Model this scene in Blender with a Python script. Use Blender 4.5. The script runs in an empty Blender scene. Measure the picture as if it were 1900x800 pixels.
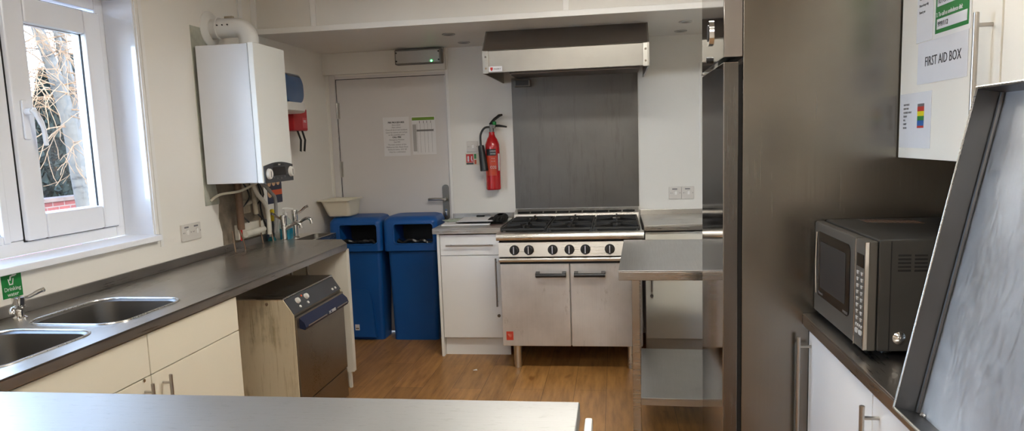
import bpy, bmesh, math, random
from mathutils import Vector, Matrix
random.seed(7)
PI = math.pi
scn = bpy.context.scene
col = scn.collection

# ------------------------------------------------------------------ materials
MATS = {}
def rgb(h):
    h = h.lstrip('#')
    v = [int(h[i:i+2], 16)/255 for i in (0, 2, 4)]
    return tuple((c/12.92 if c <= .04045 else ((c+.055)/1.055)**2.4) for c in v) + (1,)
def new_mat(name):
    m = bpy.data.materials.new(name); m.use_nodes = True
    nt = m.node_tree; b = nt.nodes['Principled BSDF']
    MATS[name] = m
    return m, nt, b
def noise(nt, scale, sx=1, sy=1, sz=1, detail=4, rough=.6):
    tc = nt.nodes.new('ShaderNodeTexCoord'); mp = nt.nodes.new('ShaderNodeMapping')
    mp.inputs['Scale'].default_value = (sx, sy, sz)
    nt.links.new(tc.outputs['Object'], mp.inputs['Vector'])
    n = nt.nodes.new('ShaderNodeTexNoise'); n.inputs['Scale'].default_value = scale
    n.inputs['Detail'].default_value = detail; n.inputs['Roughness'].default_value = rough
    nt.links.new(mp.outputs['Vector'], n.inputs['Vector'])
    return n
def ramp(nt, src, stops):
    r = nt.nodes.new('ShaderNodeValToRGB'); e = r.color_ramp.elements
    while len(e) < len(stops): e.new(.5)
    for k, (p, c) in enumerate(stops):
        e[k].position = p; e[k].color = c
    nt.links.new(src, r.inputs['Fac'])
    return r
def bump(nt, b, src, strength, dist=.002):
    bp = nt.nodes.new('ShaderNodeBump'); bp.inputs['Strength'].default_value = strength
    bp.inputs['Distance'].default_value = dist
    nt.links.new(src, bp.inputs['Height']); nt.links.new(bp.outputs['Normal'], b.inputs['Normal'])
def paint(name, c, rough=.5, metal=0, var=.06, scale=6, bmp=0, coat=0, bscale=60):
    m, nt, b = new_mat(name)
    c = rgb(c) if isinstance(c, str) else c
    n = noise(nt, scale)
    lo = tuple(x*(1-var) for x in c[:3]) + (1,); hi = tuple(min(1, x*(1+var)) for x in c[:3]) + (1,)
    r = ramp(nt, n.outputs['Fac'], [(.3, lo), (.7, hi)])
    nt.links.new(r.outputs['Color'], b.inputs['Base Color'])
    b.inputs['Roughness'].default_value = rough; b.inputs['Metallic'].default_value = metal
    if coat: b.inputs['Coat Weight'].default_value = coat
    if bmp:
        bump(nt, b, noise(nt, bscale).outputs['Fac'], bmp)
    return m
def steel(name, c=(.55, .53, .5), rough=.3, rv=.12, axis='x', streak=1.0, smear=.08, bmp=.05):
    m, nt, b = new_mat(name)
    s = {'x': (1, 40, 40), 'y': (40, 1, 40), 'z': (40, 40, 1)}[axis]
    n1 = noise(nt, 4, *s, detail=5); n2 = noise(nt, 2.3, detail=6)
    lo = tuple(x*(1-smear*1.6) for x in c) + (1,); hi = tuple(min(1, x*(1+smear)) for x in c) + (1,)
    r = ramp(nt, n2.outputs['Fac'], [(.3, lo), (.7, hi)])
    nt.links.new(r.outputs['Color'], b.inputs['Base Color'])
    mx = nt.nodes.new('ShaderNodeMath'); mx.operation = 'ADD'
    nt.links.new(n1.outputs['Fac'], mx.inputs[0]); nt.links.new(n2.outputs['Fac'], mx.inputs[1])
    mr = nt.nodes.new('ShaderNodeMapRange')
    mr.inputs[1].default_value = .6; mr.inputs[2].default_value = 1.4
    mr.inputs[3].default_value = max(.02, rough-rv*.5); mr.inputs[4].default_value = rough+rv
    nt.links.new(mx.outputs[0], mr.inputs[0]); nt.links.new(mr.outputs[0], b.inputs['Roughness'])
    b.inputs['Metallic'].default_value = 1
    if bmp: bump(nt, b, n1.outputs['Fac'], bmp, .001)
    return m
def emit(name, c, s):
    m, nt, b = new_mat(name)
    n = noise(nt, 3); c = rgb(c) if isinstance(c, str) else c
    r = ramp(nt, n.outputs['Fac'], [(.2, tuple(x*.97 for x in c[:3])+(1,)), (.8, c)])
    nt.links.new(r.outputs['Color'], b.inputs['Emission Color']); b.inputs['Emission Strength'].default_value = s
    b.inputs['Base Color'].default_value = (.8, .8, .8, 1)
    return m
W_CLAD = paint('white_cladding', '#e6e2da', .32, var=.015, scale=2, bmp=.01, bscale=8)
W_WALL = paint('white_wall', '#e2dfd8', .45, var=.015, scale=2)
W_SOFF = paint('soffit_white', '#dcd8d0', .4, var=.02, scale=2)
W_DOOR = paint('door_white', '#d0ccca', .4, var=.015, scale=3)
W_TRIM = paint('trim_white', '#e8e6e2', .35, var=.01)
W_UPVC = paint('upvc_white', '#eff1f6', .22, var=.01)
W_GLOSS = paint('glossy_upvc', '#e6e9f0', .1, var=.01, coat=.6)
W_CUP = paint('cupboard_white', '#efeade', .35, var=.012, scale=3)
W_CAB = paint('cabinet_white', '#dcd8cc', .38, var=.012, scale=3)
W_CAB2 = paint('cabinet_bright_white', '#e6e5e2', .38, var=.012, scale=3)
W_CREAM = paint('cabinet_cream', '#dcd5c2', .35, var=.015, scale=3)
W_BOIL = paint('boiler_white', '#eceeeb', .3, var=.01)
W_BOILS = paint('boiler_side', '#dcdee2', .35, var=.01)
PLAST = paint('white_plastic', '#dcdad5', .35, var=.01)
PAPER = paint('paper', '#dddcdd', .7, var=.02, scale=14)
PAPER2 = paint('paper_laminated', '#e2e2e4', .22, var=.02, scale=9)
SOCK = paint('socket_plastic', '#d0cbc4', .35, var=.01)
INK = paint('ink', '#2c2c2e', .6, var=.05)
INKL = paint('ink_pale', '#6d6b6c', .6, var=.05)
GREEN = paint('sign_green', '#0f7a36', .4, var=.04)
LIME = paint('lime_band', '#6f9230', .5, var=.04)
RED = paint('red_enamel', '#b8161c', .25, var=.06, coat=.4)
REDS = paint('red_sign', '#c02a26', .45, var=.04)
REDF = paint('red_blanket_case', '#b01620', .45, var=.05)
ORANGE = paint('orange_print', '#cf5a34', .5, var=.05)
YEL = paint('yellow', '#dcc41e', .5, var=.05)
BLK = paint('black_plastic', '#1c1c1d', .4, var=.1)
BLKM = paint('black_matt', '#141414', .7, var=.1)
IRON = paint('cast_iron', '#1c1b1a', .55, var=.2, bmp=.15, bscale=120)
BIN = paint('blue_polythene', '#0d4f94', .42, var=.05, scale=5, bmp=.02, bscale=90)
BINL = paint('black_bin_liner', '#0a0b0d', .3, var=.2, bmp=.4, bscale=18)
NAVY = paint('navy', '#17203c', .4, var=.06)
BLUET = paint('translucent_blue', '#23507e', .12, var=.06, coat=.5)
GREY = paint('grey_plastic', '#3b3d41', .4, var=.05)
MWB = paint('microwave_grey', '#4a4947', .35, metal=.55, var=.06, scale=10)
MWF = paint('microwave_silver', '#6a6762', .38, metal=.6, var=.04, scale=10)
MWG = paint('microwave_glass', '#0b0b0c', .22, var=.1)
COPPER = paint('copper', '#8f7a66', .35, metal=.8, var=.25, scale=14)
BROWNP = paint('brown_pipe', '#6d5340', .6, var=.25, scale=14)
DUSTY = paint('dusty_pipe', '#a79c88', .7, var=.25, scale=22, bmp=.1)
WPIPE = paint('white_pipe', '#d4cfc2', .5, var=.1, scale=14)
CABLE = paint('cream_cable', '#cfc8b4', .5, var=.05)
PATCH = paint('bare_wall', '#a5a597', .85, var=.25, scale=9, bmp=.4, bscale=40)
DARKW = paint('old_wall', '#7a6f60', .9, var=.4, scale=10, bmp=.5, bscale=30)
SKIRT = paint('plinth', '#c3bcb0', .5, var=.03)
TEAL = paint('teal_cloth', '#12535a', .9, var=.2, scale=30, bmp=.4)
CHROME = paint('chrome', (.75, .74, .72, 1), .08, metal=1, var=.03)
HINGE = paint('hinge_steel', (.42, .4, .37, 1), .3, metal=1, var=.1)
BRONZE = paint('door_furniture', (.16, .15, .135, 1), .35, metal=.9, var=.1)
NICKEL = paint('brushed_nickel', (.45, .42, .38, 1), .28, metal=1, var=.06)
ST_TOP = steel('steel_worktop', (.44, .42, .395), .28, .1, 'y', smear=.1, bmp=.02)
ST_TOPX = steel('steel_worktop_cross', (.5, .48, .45), .28, .14, 'x')
ST_FORE = steel('steel_counter', (.5, .497, .485), .42, .1, 'x', smear=.05, bmp=.015)
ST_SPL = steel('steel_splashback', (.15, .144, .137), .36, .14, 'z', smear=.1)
ST_OVEN = steel('steel_oven', (.62, .595, .56), .5, .16, 'z', smear=.14)
ST_BRT = steel('steel_bright', (.68, .66, .62), .26, .12, 'x')
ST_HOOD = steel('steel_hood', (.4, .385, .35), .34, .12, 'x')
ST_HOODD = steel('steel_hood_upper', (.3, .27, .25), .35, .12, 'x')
ST_FR = steel('steel_fridge', (.235, .217, .19), .24, .05, 'z', smear=.07, bmp=0)
ST_MIR = steel('steel_mirror', (.4, .385, .365), .07, .05, 'z', smear=.05, bmp=0)
ST_EDGE = steel('steel_door_edge', (.17, .16, .15), .22, .1, 'z')
ST_APR = steel('steel_apron', (.42, .4, .375), .24, .08, 'x', bmp=0)
ST_SHF = steel('steel_shelf', (.38, .385, .39), .34, .1, 'y')
ST_TBL = steel('steel_table', (.5, .495, .49), .34, .14, 'y')
ST_TRAY = steel('steel_tray', (.72, .735, .755), .4, .2, 'z', smear=.16)
ST_RIM_SHADE = steel('steel_shaded_rim', (.13, .13, .135), .35, .1, 'z', bmp=0)  # darker copy of the tray steel, shade on the rim put into the colour
ST_DW = steel('steel_dishwasher', (.3, .27, .23), .3, .14, 'x', smear=.1)
ST_BOWL = steel('steel_bowl', (.3, .28, .255), .3, .14, 'y')
def dishwasher_side():
    m, nt, b = new_mat('dishwasher_side')
    n = noise(nt, 2.6, 13, 1, 1.2, detail=6, rough=.7); n2 = noise(nt, 5)
    ad = nt.nodes.new('ShaderNodeMath'); ad.operation = 'ADD'
    nt.links.new(n.outputs['Fac'], ad.inputs[0]); nt.links.new(n2.outputs['Fac'], ad.inputs[1])
    r = ramp(nt, ad.outputs[0], [(.80, rgb('#b8ab8e')), (.88, rgb('#cdc0a2')), (1.05, rgb('#d8ccb0'))])
    nt.links.new(r.outputs['Color'], b.inputs['Base Color'])
    b.inputs['Roughness'].default_value = .45; b.inputs['Metallic'].default_value = .15
    return m
ST_DWS = dishwasher_side()
def stain(m, scale, lo, hi, c, sx=1, sy=1, sz=1):
    # splashes and wear with a shape of their own, laid over a steel sheet
    nt = m.node_tree; b = nt.nodes['Principled BSDF']; src = b.inputs['Base Color'].links[0].from_socket
    n = noise(nt, scale, sx, sy, sz, detail=8, rough=.7)
    r = ramp(nt, n.outputs['Fac'], [(lo, c), (hi, (1, 1, 1, 1))])
    mx = nt.nodes.new('ShaderNodeMix'); mx.data_type = 'RGBA'; mx.blend_type = 'MULTIPLY'; mx.inputs[0].default_value = 1
    nt.links.new(src, mx.inputs[6]); nt.links.new(r.outputs['Color'], mx.inputs[7]); nt.links.new(mx.outputs[2], b.inputs['Base Color'])
stain(ST_DWS, 2.2, .40, .44, (.84, .81, .75, 1), 26, 1, 1.0)
stain(ST_OVEN, 7, .30, .40, (.62, .57, .52, 1), 1.6, 1, .6)
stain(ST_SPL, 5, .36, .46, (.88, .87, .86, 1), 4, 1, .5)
stain(ST_FORE, 30, .36, .44, (.9, .9, .89, 1), 1, 3, 1)
def wood_floor():
    m, nt, b = new_mat('oak_plank_floor')
    tc = nt.nodes.new('ShaderNodeTexCoord'); mp = nt.nodes.new('ShaderNodeMapping')
    mp.inputs['Rotation'].default_value = (0, 0, PI/2); mp.inputs['Location'].default_value = (.3, .07, 0)
    nt.links.new(tc.outputs['Object'], mp.inputs['Vector'])
    br = nt.nodes.new('ShaderNodeTexBrick')
    br.inputs['Scale'].default_value = 1; br.inputs['Brick Width'].default_value = 1.25
    br.inputs['Row Height'].default_value = .185; br.inputs['Mortar Size'].default_value = .0016
    br.inputs['Mortar Smooth'].default_value = .3
    br.inputs['Color1'].default_value = (.86, .86, .86, 1); br.inputs['Color2'].default_value = (1.12, 1.1, 1.06, 1)
    br.inputs['Mortar'].default_value = (.38, .33, .3, 1)
    br.offset = .37
    nt.links.new(mp.outputs['Vector'], br.inputs['Vector'])
    g = noise(nt, 3.2, 9, 1, 1, detail=8, rough=.62)
    r = ramp(nt, g.outputs['Fac'], [(.25, rgb('#75502a')), (.45, rgb('#976c3b')), (.6, rgb('#a87b46')), (.8, rgb('#b48850'))])
    k = noise(nt, 3.4, 2.6, 1, 1, detail=2)
    kr = ramp(nt, k.outputs['Fac'], [(.27, (.6, .5, .42, 1)), (.36, (1, 1, 1, 1))])
    m1 = nt.nodes.new('ShaderNodeMix'); m1.data_type = 'RGBA'; m1.blend_type = 'MULTIPLY'; m1.inputs[0].default_value = 1
    m2 = nt.nodes.new('ShaderNodeMix'); m2.data_type = 'RGBA'; m2.blend_type = 'MULTIPLY'; m2.inputs[0].default_value = 1
    nt.links.new(r.outputs['Color'], m1.inputs[6]); nt.links.new(br.outputs['Color'], m1.inputs[7])
    nt.links.new(m1.outputs[2], m2.inputs[6]); nt.links.new(kr.outputs['Color'], m2.inputs[7])
    nt.links.new(m2.outputs[2], b.inputs['Base Color'])
    b.inputs['Roughness'].default_value = .36
    bump(nt, b, g.outputs['Fac'], .06)
    return m
FLOOR = wood_floor()
def brick_mat():
    m, nt, b = new_mat('red_brick')
    tc = nt.nodes.new('ShaderNodeTexCoord'); mp = nt.nodes.new('ShaderNodeMapping')
    mp.inputs['Rotation'].default_value = (PI/2, 0, PI/2)
    nt.links.new(tc.outputs['Object'], mp.inputs['Vector'])
    sx = nt.nodes.new('ShaderNodeSeparateXYZ'); cx = nt.nodes.new('ShaderNodeCombineXYZ')
    nt.links.new(tc.outputs['Object'], sx.inputs[0])
    nt.links.new(sx.outputs['Y'], cx.inputs['X']); nt.links.new(sx.outputs['Z'], cx.inputs['Y'])
    br = nt.nodes.new('ShaderNodeTexBrick'); br.inputs['Scale'].default_value = 1
    br.inputs['Brick Width'].default_value = .225; br.inputs['Row Height'].default_value = .075; br.inputs['Mortar Size'].default_value = .008
    br.inputs['Color1'].default_value = rgb('#6b2f2a'); br.inputs['Color2'].default_value = rgb('#83423a'); br.inputs['Mortar'].default_value = rgb('#7a6a60')
    nt.links.new(cx.outputs[0], br.inputs['Vector']); nt.links.new(br.outputs['Color'], b.inputs['Base Color'])
    b.inputs['Roughness'].default_value = .9
    return m
BRICK = brick_mat()
def bark_mat():
    m, nt, b = new_mat('birch_bark')
    n = noise(nt, 5, 1, 1, .8, detail=8); n2 = noise(nt, 4, 1, 1, 3.0, detail=4)
    r = ramp(nt, n2.outputs['Fac'], [(.3, rgb('#2e2a27')), (.4, rgb('#5c5853')), (.8, rgb('#6e6963'))])
    nt.links.new(r.outputs['Color'], b.inputs['Base Color']); b.inputs['Roughness'].default_value = .85
    bump(nt, b, n.outputs['Fac'], .5, .02)
    return m
BARK = bark_mat()
TWIG = paint('twig_bark', '#86694e', .8, var=.3, scale=20)
LEAF = paint('conifer_needles', '#1d2a26', .85, var=.45, scale=14, bmp=.6, bscale=20)
LEAF2 = paint('shrub_leaves', '#465a32', .8, var=.4, scale=14, bmp=.5, bscale=20)
SOIL = paint('garden_ground', '#5d5a3c', .95, var=.3, scale=5)
ROOFT = paint('slate', '#5d6f92', .7, var=.15, scale=10)
def thin_glass(name, tint=(.97, .99, .98, 1), dirt=0):
    m, nt, b = new_mat(name)
    out = nt.nodes['Material Output']; nt.nodes.remove(b)
    tr = nt.nodes.new('ShaderNodeBsdfTransparent'); tr.inputs['Color'].default_value = tint
    gl = nt.nodes.new('ShaderNodeBsdfGlossy'); gl.inputs['Roughness'].default_value = .02
    fr = nt.nodes.new('ShaderNodeFresnel'); fr.inputs['IOR'].default_value = 1.45
    mx = nt.nodes.new('ShaderNodeMixShader')
    geo = nt.nodes.new('ShaderNodeNewGeometry'); inv = nt.nodes.new('ShaderNodeMath'); inv.operation = 'SUBTRACT'; inv.inputs[0].default_value = 1
    nt.links.new(geo.outputs['Backfacing'], inv.inputs[1])
    mu = nt.nodes.new('ShaderNodeMath'); mu.operation = 'MULTIPLY'
    nt.links.new(fr.outputs[0], mu.inputs[0]); nt.links.new(inv.outputs[0], mu.inputs[1])
    nt.links.new(mu.outputs[0], mx.inputs[0]); nt.links.new(tr.outputs[0], mx.inputs[1]); nt.links.new(gl.outputs[0], mx.inputs[2])
    last = mx
    if dirt:
        df = nt.nodes.new('ShaderNodeBsdfDiffuse'); df.inputs['Color'].default_value = (.85, .87, .9, 1)
        n = noise(nt, 3.5, detail=6)
        mr = nt.nodes.new('ShaderNodeMapRange'); mr.inputs[1].default_value = .4; mr.inputs[2].default_value = .8; mr.inputs[4].default_value = dirt
        nt.links.new(n.outputs['Fac'], mr.inputs[0])
        m2 = nt.nodes.new('ShaderNodeMixShader'); nt.links.new(mr.outputs[0], m2.inputs[0])
        nt.links.new(mx.outputs[0], m2.inputs[1]); nt.links.new(df.outputs[0], m2.inputs[2]); last = m2
    nt.links.new(last.outputs[0], out.inputs['Surface'])
    return m
GLASS = thin_glass('window_glass', dirt=.14)
BOTTLE = thin_glass('bottle_plastic', (.88, .95, .95, 1), dirt=.1)
SOAP = paint('blue_soap', '#0b8fae', .15, var=.05, coat=.5)
LAMP = emit('lamp_diffuser', (1, .965, .89, 1), 22)
LAMP2 = emit('lamp_diffuser_dim', (1, .965, .89, 1), 16.5)
LED = emit('green_led', (.1, 1, .25, 1), 4)
DIFF = paint('frosted_diffuser', '#b6b4b0', .3, var=.03)
COLS = {k: paint('chart_' + k, v, .5, var=.03) for k, v in dict(grey='#6d6a6c', red='#c0392f', yellow='#e0d01c', green='#2b7d3c', blue='#2c5fa0').items()}

# ------------------------------------------------------------------ builders
class B:
    def __init__(s): s.bm = bmesh.new()
    def merge(s, o):
        me = bpy.data.meshes.new('tmp'); o.to_mesh(me); o.free(); s.bm.from_mesh(me); bpy.data.meshes.remove(me); return s
    def box(s, x0, y0, z0, x1, y1, z1, bv=0, seg=2, M=None):
        b = bmesh.new(); bmesh.ops.create_cube(b, size=1)
        for v in b.verts:
            v.co = Vector(((x0+x1)/2 + v.co.x*abs(x1-x0), (y0+y1)/2 + v.co.y*abs(y1-y0), (z0+z1)/2 + v.co.z*abs(z1-z0)))
        if bv:
            bv = min(bv, .45*min(abs(x1-x0), abs(y1-y0), abs(z1-z0)))
            bmesh.ops.bevel(b, geom=b.edges[:], offset=bv, segments=seg, affect='EDGES', profile=.5)
        if M: bmesh.ops.transform(b, matrix=M, verts=b.verts)
        return s.merge(b)
    def cyl(s, p0, p1, r0, r1=None, n=24, bv=0):
        p0, p1 = Vector(p0), Vector(p1); r1 = r0 if r1 is None else r1; d = p1-p0
        b = bmesh.new(); bmesh.ops.create_cone(b, cap_ends=True, segments=n, radius1=r0, radius2=r1, depth=d.length)
        if bv: bmesh.ops.bevel(b, geom=[e for e in b.edges if abs(e.verts[0].co.z-e.verts[1].co.z) < 1e-6], offset=bv, segments=2, affect='EDGES')
        bmesh.ops.transform(b, matrix=Matrix.Translation((p0+p1)/2) @ d.to_track_quat('Z', 'Y').to_matrix().to_4x4(), verts=b.verts)
        return s.merge(b)
    def loft(s, rings, closed=True, caps=(True, True)):
        vs = [[s.bm.verts.new(p) for p in r] for r in rings]
        n = len(vs[0])
        for a, c in zip(vs, vs[1:]):
            for i in range(n if closed else n-1):
                j = (i+1) % n
                try: s.bm.faces.new((a[i], a[j], c[j], c[i]))
                except ValueError: pass
        if caps[0]: s.bm.faces.new(vs[0][::-1])
        if caps[1]: s.bm.faces.new(vs[-1])
        return s
    def tube(s, pts, r, n=10, caps=True):
        pts = [Vector(p) for p in pts]; rs = list(r) if isinstance(r, (list, tuple)) else [r]*len(pts)
        if len(rs) != len(pts): rs = [rs[min(len(rs)-1, int(i*len(rs)/len(pts)))] for i in range(len(pts))]
        up = None; rings = []
        for i, p in enumerate(pts):
            t = (pts[min(i+1, len(pts)-1)] - pts[max(i-1, 0)]).normalized()
            if up is None: up = Vector((0, 0, 1)) if abs(t.z) < .9 else Vector((1, 0, 0))
            x = t.cross(up)
            if x.length < 1e-4: x = t.orthogonal()
            x.normalize(); up = x.cross(t).normalized()
            rings.append([p + rs[i]*(x*math.cos(2*PI*k/n) + up*math.sin(2*PI*k/n)) for k in range(n)])
        return s.loft(rings, True, (caps, caps))
    def lathe(s, prof, c=(0, 0, 0), n=28, M=None):
        c = Vector(c); M = M or Matrix.Identity(3)
        rings = [[c + M @ Vector((max(r, 1e-4)*math.cos(2*PI*k/n), max(r, 1e-4)*math.sin(2*PI*k/n), z)) for k in range(n)] for r, z in prof]
        return s.loft(rings)
    def prism(s, poly, axis, a, b):
        # poly: 2D points in the plane of the other two axes (cyclic order kept)
        def P(u, v, t): return {'x': (t, u, v), 'y': (u, t, v), 'z': (u, v, t)}[axis]
        return s.loft([[P(u, v, a) for u, v in poly], [P(u, v, b) for u, v in poly]])
    def quad(s, pts):
        s.bm.faces.new([s.bm.verts.new(p) for p in pts]); return s
    def xf(s, M): bmesh.ops.transform(s.bm, matrix=M, verts=s.bm.verts); return s
    def mesh(s, name, m, ang=35):
        bmesh.ops.recalc_face_normals(s.bm, faces=s.bm.faces)
        me = bpy.data.meshes.new(name); s.bm.to_mesh(me); s.bm.free()
        me.polygons.foreach_set('use_smooth', [True]*len(me.polygons)); me.set_sharp_from_angle(angle=math.radians(ang))
        me.materials.append(m)
        return me
    def obj(s, name, m, parent=None, ang=35, local=False):
        o = bpy.data.objects.new(name, s.mesh(name, m, ang)); col.objects.link(o)
        if len(o.data.polygons) < 3000:
            wn = o.modifiers.new('WeightedNormal', 'WEIGHTED_NORMAL'); wn.keep_sharp = True; wn.weight = 100
        if parent is not None:
            o.parent = parent
            if not local: o.matrix_parent_inverse = wm(parent).inverted()
        return o
def wm(o):
    M = Matrix.LocRotScale(o.location, o.rotation_euler, o.scale)
    return (wm(o.parent) @ o.matrix_parent_inverse @ M) if o.parent else M
def tag(o, label, cat, group=None):
    o['label'] = label; o['category'] = cat
    if group: o['group'] = group
    return o
def thing(name, label, cat, loc=(0, 0, 0), rz=0, group=None):
    o = bpy.data.objects.new(name, None); col.objects.link(o)
    o.empty_display_size = .05
    o.location = loc; o.rotation_euler = (0, 0, rz)
    return tag(o, label, cat, group)
def struct(o): o['kind'] = 'structure'; return o
def sthing(name, loc=(0, 0, 0)):
    o = bpy.data.objects.new(name, None); col.objects.link(o); o.location = loc; return struct(o)
def rrect(x0, y0, x1, y1, r, n=5):
    out = []
    for cx, cy, a0 in ((x1-r, y1-r, 0), (x0+r, y1-r, PI/2), (x0+r, y0+r, PI), (x1-r, y0+r, 1.5*PI)):
        for k in range(n+1):
            a = a0 + PI/2*k/n; out.append((cx+r*math.cos(a), cy+r*math.sin(a)))
    return out
def plate_with_holes(outer, holes, thick):
    cu = bpy.data.curves.new('plate', 'CURVE'); cu.dimensions = '2D'; cu.fill_mode = 'BOTH'; cu.extrude = thick/2
    for poly in [outer] + holes:
        sp = cu.splines.new('POLY'); sp.points.add(len(poly)-1); sp.use_cyclic_u = True
        for p, (x, y) in zip(sp.points, poly): p.co = (x, y, 0, 1)
    o = bpy.data.objects.new('plate', cu); col.objects.link(o)
    me = bpy.data.meshes.new_from_object(o.evaluated_get(bpy.context.evaluated_depsgraph_get()))
    bpy.data.objects.remove(o); bpy.data.curves.remove(cu)
    b = bmesh.new(); b.from_mesh(me); bpy.data.meshes.remove(me)
    bmesh.ops.remove_doubles(b, verts=b.verts, dist=1e-5)
    return b
def text(txt, size, m, origin, right, up, parent, align='CENTER', bold=0, sx=1, name='lettering'):
    cu = bpy.data.curves.new('t', 'FONT'); cu.body = txt; cu.size = size; cu.align_x = align; cu.align_y = 'CENTER'
    cu.extrude = .0003; cu.offset = bold; cu.resolution_u = 2
    o = bpy.data.objects.new('t', cu); col.objects.link(o)
    me = bpy.data.meshes.new_from_object(o.evaluated_get(bpy.context.evaluated_depsgraph_get()))
    bpy.data.objects.remove(o); bpy.data.curves.remove(cu)
    r = Vector(right).normalized(); u = Vector(up).normalized(); nn = r.cross(u)
    M = Matrix((r, u, nn)).transposed().to_4x4(); M.translation = Vector(origin)
    me.transform(Matrix.Diagonal((sx, 1, 1, 1))); me.transform(M); me.name = name; me.materials.clear(); me.materials.append(m)
    o = bpy.data.objects.new(name, me); col.objects.link(o)
    if parent is not None: o.parent = parent; o.matrix_parent_inverse = wm(parent).inverted()
    return o
def lines(rows, m, origin, right, up, parent, step, size, bold=0, name='lettering', align='CENTER', sx=1):
    return text('\n'.join(rows), size, m, origin, right, up, parent, align, bold, sx, name)
def boolean(bA, bC):
    a = B(); a.bm.free(); a.bm = bA.bm
    oa = bpy.data.objects.new('ba', a.mesh('ba', BLK)); oc = bpy.data.objects.new('bc', bC.mesh('bc', BLK))
    col.objects.link(oa); col.objects.link(oc)
    md = oa.modifiers.new('b', 'BOOLEAN'); md.object = oc; md.operation = 'DIFFERENCE'; md.solver = 'EXACT'
    me = bpy.data.meshes.new_from_object(oa.evaluated_get(bpy.context.evaluated_depsgraph_get()))
    bpy.data.objects.remove(oa); bpy.data.objects.remove(oc)
    out = B(); out.bm.from_mesh(me); bpy.data.meshes.remove(me)
    return out
def arc(c, r, a0, a1, n, u, v):
    c, u, v = Vector(c), Vector(u), Vector(v)
    return [c + r*(math.cos(a0+(a1-a0)*k/n)*u + math.sin(a0+(a1-a0)*k/n)*v) for k in range(n+1)]
def smooth(pts, n=6):
    pts = [Vector(p) for p in pts]; P = [pts[0]] + pts + [pts[-1]]; out = []
    for i in range(1, len(P)-2):
        for k in range(n):
            t = k/n; a, b, c, d = P[i-1], P[i], P[i+1], P[i+2]
            out.append(.5*((2*b) + (c-a)*t + (2*a-5*b+4*c-d)*t*t + (3*b-a-3*c+d)*t**3))
    return out + [pts[-1]]

# ------------------------------------------------------------------ room shell
XL, XR, YB, YN, ZC, ZS = -2.196, 1.18, 5.31, -2.6, 2.52, 2.18
WY0, WY1, WZ0, WZ1 = 1.25, 3.11, 1.085, 2.19
struct(B().box(XL-.3, YN-.2, -.1, XR+.2, YB+.2, 0).obj('floor', FLOOR))
struct(B().box(XL-.3, YN-.2, ZC, XR+.2, YB+.2, ZC+.1).obj('ceiling', W_SOFF))
w = B()
for y0, y1, z0, z1 in ((YN, WY0, 0, ZC), (WY1, YB+.15, 0, ZC), (WY0, WY1, 0, WZ0-.03), (WY0, WY1, WZ1, ZC)):
    w.box(XL-.25, y0, z0, XL, y1, z1)
struct(w.obj('wall_left', W_CLAD))
struct(B().box(XR, YN, 0, XR+.15, YB+.15, ZC).obj('wall_right', W_WALL))
struct(B().box(XL-.25, YN-.15, 0, XR+.15, YN, ZC).obj('wall_near', W_WALL))
w = B().box(-1.245, YB, 0, XR, YB+.15, ZC).box(XL, YB, 2.01, -1.245, YB+.15, ZC).box(XL, YB, 0, -2.165, YB+.15, 2.01)
struct(w.obj('wall_back', W_WALL))
# lowered soffit over the cooking end, its face panelled
struct(B().box(XL, 4.24, ZS, XR, YB, ZC).obj('ceiling_bulkhead', W_SOFF))
t = B().box(XL, 4.228, ZS-.004, XR, 4.24, ZS+.03, .003)
for x in (-1.80, -.265): t.box(x-.018, 4.234, ZS+.03, x+.018, 4.24, ZC, .002)
t.box(XL, 4.22, ZS+.03, XL+.03, 4.24, ZC, .003)
struct(t.obj('trim_1', W_TRIM))
# boxed lintel over the door
struct(B().box(XL, YB-.045, 2.02, -1.235, YB, ZS, .003).obj('trim_2', W_WALL))
# cladding joint strips on the left wall and around the reveal
t = B()
for y in (3.155,): t.box(XL, y-.012, 1.02, XL+.004, y+.012, ZC, .001)
t.box(XL, 3.112, 1.085, XL+.008, 3.132, 2.22, .002).box(XL, WY0, 2.19, XL+.008, 3.132, 2.21, .002)
t.box(XL, 4.06, 2.05, XL+.012, 4.10, ZC, .002)
struct(t.obj('trim_3', W_TRIM))
struct(B().box(-1.245, YB-.006, .9, -1.225, YB, ZS, .002).box(.605, YB-.008, 1.3, .622, YB, 1.98, .003).obj('trim_4', W_TRIM))
# stripped wall patch behind the boiler and the opening below it
pz = B().box(XL, 3.555, 1.18, XL+.003, 3.80, 2.135)
struct(pz.obj('wall_left_patch', PATCH))
random.seed(3)
poly = [(3.70, .94), (4.20, .94), (4.21, 1.05), (4.195, 1.15), (4.215, 1.32), (3.66, 1.32), (3.69, 1.2), (3.675, 1.1), (3.70, 1.02)]
struct(B().prism(poly, 'x', XL, XL+.004).obj('wall_left_opening', DARKW))

# ------------------------------------------------------------------ window
win = sthing('window_1', (XL-.15, 2.2, WZ0))
XF = XL-.15                       # inner face of the frame
def ring(b, y0, z0, y1, z1, wd, x0, x1, bv=.006):
    b.box(x0, y0, z0, x1, y0+wd, z1, bv).box(x0, y1-wd, z0, x1, y1, z1, bv)
    b.box(x0, y0+wd, z0, x1, y1-wd, z0+wd, bv).box(x0, y0+wd, z1-wd, x1, y1-wd, z1, bv)
f = B(); ring(f, WY0, WZ0, WY1, WZ1, .06, XF-.07, XF, .008)
f.box(XF-.07, 2.445, WZ0+.06, XF, 2.515, WZ1-.06, .008)
f.obj('window_frame', W_UPVC, win)
s1 = B(); ring(s1, 2.512, WZ0+.055, WY1-.055, WZ1-.075, .105, XF-.055, XF+.022, .012)
sash = s1.obj('sash', W_UPVC, win)
g = B(); ring(g, 2.615, 1.187, 2.953, 2.015, .006, XF-.012, XF-.004, .001)
g.obj('gasket', BLKM, sash)
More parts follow.
